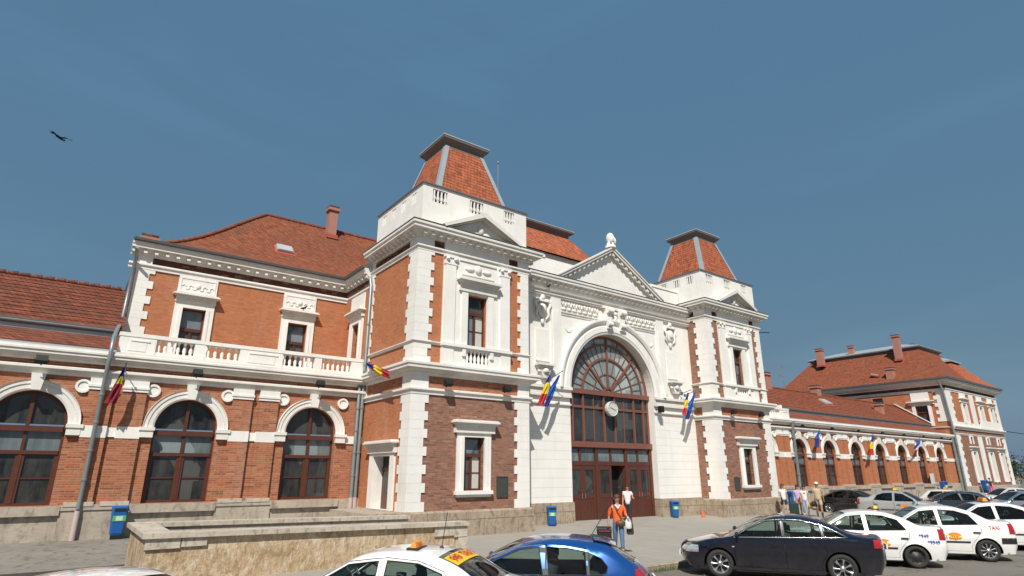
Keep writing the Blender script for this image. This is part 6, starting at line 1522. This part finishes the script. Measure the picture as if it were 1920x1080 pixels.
def suitcase(loc, heading, h, w, mat, label, lean=0., band=None):
    r = tag(empty('suitcase', loc, atan2(heading[1], heading[0])), label, 'suitcase'); r.rotation_euler = (0, lean, atan2(heading[1], heading[0]))
    m = MB(); d = w*.45
    rg = lambda e, z: [(-d/2 + e, -w/2 + e, z), (d/2 - e, -w/2 + e, z), (d/2 - e, w/2 - e, z), (-d/2 + e, w/2 - e, z)]
    m.grid([rg(.04, .05), rg(.0, .09), rg(.0, h - .05), rg(.04, h)], 0, False, closeu=True); m.face(rg(.04, h)); m.face(rg(.04, .05)[::-1]); m.box(WF, d/2, d/2 + .04, -w*.38, w*.38, .12, h*.6); m.build('body', mat, r)
    m = MB(); m.tube([(0, -w*.25, h), (0, -w*.25, h + .32), (0, w*.25, h + .32), (0, w*.25, h)], .011, 6); m.build('handle', flat('handle grey', (.3, .3, .31), .4, .5), r)
    for s in (1, -1): m = MB(); m.tube([(-d*.3, s*w*.38, .05), (-d*.3, s*w*.48, .05)], .05, 10); m.build('wheel', RUB, r)
    if band:
        m = MB(); m.tube([(0, -w*.52, h*1.06), (0, w*.52, h*1.06)], [.11, .11], 9); m.build('top_bag', BLACK, r)
        m = MB(); m.box(WF, -.125, .125, -w*.4, w*.45, h*.99, h*1.03); m.build('red_strap', band, r)
    return r
def bag(loc, h, w, mat, label, heading=(1, 0), cat='bag'):
    r = tag(empty('bag', loc, atan2(heading[1], heading[0])), label, cat)
    m = MB(); rg = lambda sx, sy, z: [(-sx, -sy, z), (sx, -sy, z), (sx*1.05, 0, z), (sx, sy, z), (-sx, sy, z), (-sx*1.05, 0, z)]
    m.grid([rg(w*.14, w*.36, -h), rg(w*.2, w*.5, -h*.9), rg(w*.17, w*.45, -h*.5), rg(w*.06, w*.34, -h*.2)], 0, True, closeu=True); m.face(rg(w*.14, w*.36, -h)[::-1]); m.build('body', mat, r)
    m = MB(); m.tube([(0, -w*.2, -h*.22), (0, -w*.05, 0), (0, w*.05, 0), (0, w*.2, -h*.22)], .012, 5); m.build('strap', mat, r); return r
x, y = 14.62, -11.35; hdg = toward(x, y, (3.5, -25))
r, A, J = person((x, y, 0), hdg, 1.70, 'woman in an orange blouse and blue jeans walking across the pavement', ((16, 6), (-8, 12)), ((14, 16, 62), (-6, 20, 10)), ORG, JEAN, hair=HAIRR, long_hair=False, sleeve=1.3, waist=1.06)
m = MB(); m.tube([Vector((.10, .08, 1.44)), Vector((.135, 0, 1.33)), Vector((.10, -.08, 1.44))], [.035, .05, .035], 7); m.build('scarf', WSH, r)
m = MB(); m.tube([(.05, -.14, 1.46), (.16, -.02, 1.25), (.17, .12, 1.0)], .014, 5); m.sphere((.19, .06, .88), .17, 10, 0, (.45, 1., .62)); o = m.build('shoulder_bag', flat('brown leather', (.10, .05, .03), .5, 0, .3, 9), r)
h0 = wpt(r, A[0][3]); bag(h0 + Vector((0, 0, .02)), .34, .2, WSH, 'white and blue carrier bag in the left hand of the woman in orange', hdg); bag(h0 + Vector((.12, .05, .0)), .5, .22, flat('dark brown bag', (.06, .045, .03), .6), 'dark holdall hanging behind the carrier bag of the woman in orange', hdg)
h1 = wpt(r, A[1][3]); sd = Vector((hdg[0], hdg[1], 0)); suitcase((h1.x - sd.x*.2 - .12, h1.y - sd.y*.2 + .05, .0), hdg, .60, .44, BLACK, 'black suitcase with a red strap pulled by the woman in orange', 0, RCL)
r, A, J = person((23.1, -3.95, 0), toward(23, -3.95), 1.78, 'man in a pale pink short-sleeved shirt stepping out of the open entrance door', ((6, 2), (-6, 4)), ((20, 14, 70), (8, 10, 20)), PSH, DCL, hair=HAIRB, sleeve=.6)
r, A, J = person((34.75, -5.45, 0), toward(34.7, -5.4, (20, -25)), 1.74, 'person in a white printed t-shirt and navy shorts beside the right tower', ((14, 4), (-16, 22)), ((-4, 10, 10), (10, 14, 12)), WSH, NSH, shorts=True, sleeve=.55, shoes=(WSHOE, False), hair=HAIRR, long_hair=True)
m = MB(); m.box(WF, -.30, -.13, -.14, .14, 1.06, 1.44); m.build('backpack', BLACK, r)
suitcase((35.25, -5.75, 0), toward(35, -5.6), .68, .5, flat('dark green suitcase cloth', (.01, .035, .03), .8), 'dark green wheeled suitcase beside the person in navy shorts', .0)
r, A, J = person((35.9, -5.7, 0), toward(35.9, -5.7, (10, -25)), 1.66, 'person in a lilac top and peach shorts, second from the right tower', ((10, 3), (-10, 14)), ((-8, 8, 10), (12, 8, 20)), PUR, PEA, shorts=True, sleeve=.5, long_hair=True)
r, A, J = person((35.45, -6.35, 0), toward(35.4, -6.3, (10, -25)), 1.66, 'person in a white top with a yellow print and light blue trousers', ((12, 4), (-10, 14)), ((-6, 12, 8), (8, 10, 14)), WSH, LBL, sleeve=.5, long_hair=True, shoes=(WSHOE, False))
m = MB(); m.sphere((.125, 0, 1.33), .06, 8, 0, (.4, 1.2, .7)); m.build('shirt_print', YEL, r)
h0 = wpt(r, A[0][3]); bag(h0, .42, .34, flat('yellow plastic bag', (.85, .42, .01), .5), 'bright yellow plastic bag carried by the person in light blue trousers', hdg)
r, A, J = person((34.95, -7.4, 0), toward(35, -7.4, (8, -25)), 1.84, 'man in a white cap, khaki shirt and pale shorts with dark socks', ((12, 4), (-14, 12)), ((-12, 14, 14), (10, 10, 16)), KHA, KHS, skin=SKINT, cap=WCAP, shorts=True, sleeve=.6, waist=1.12, shoes=(BLACK, True))
h0 = wpt(r, A[1][3]); bag(h0, .36, .3, BLACK, 'dark shoulder bag held by the man in the white cap', hdg)
person((83.6, -1.9, GW*.5), (-.8, -.6), 1.7, 'person in dark clothes at the far end of the station, beside a blue bin', ((10, 4), (-10, 10)), ((0, 8, 10), (0, 8, 10)), DCL, PNK, sleeve=.8)
person((96.3, -2.2, 0), (-.8, -.6), 1.7, 'distant person in a red shirt at the right edge of the photo', ((10, 4), (-10, 10)), ((0, 8, 10), (0, 8, 10)), RCL, DCL, sleeve=.6)
# driver in the second taxi
c = CC['t2']['root']; a = c.rotation_euler[2]; lp = Vector((-.02, .36, 0)); wx = c.location.x + lp.x*cos(a) - lp.y*sin(a); wy = c.location.y + lp.x*sin(a) + lp.y*cos(a)
r, A, J = person((wx, wy, ROADZ - .22), (cos(a), sin(a)), 1.66, 'driver in a white shirt sitting at the wheel of the second white taxi', ((85, 85), (80, 80)), ((70, 24, 40), (60, 6, 25)), WSH, DCL, sleeve=.5)
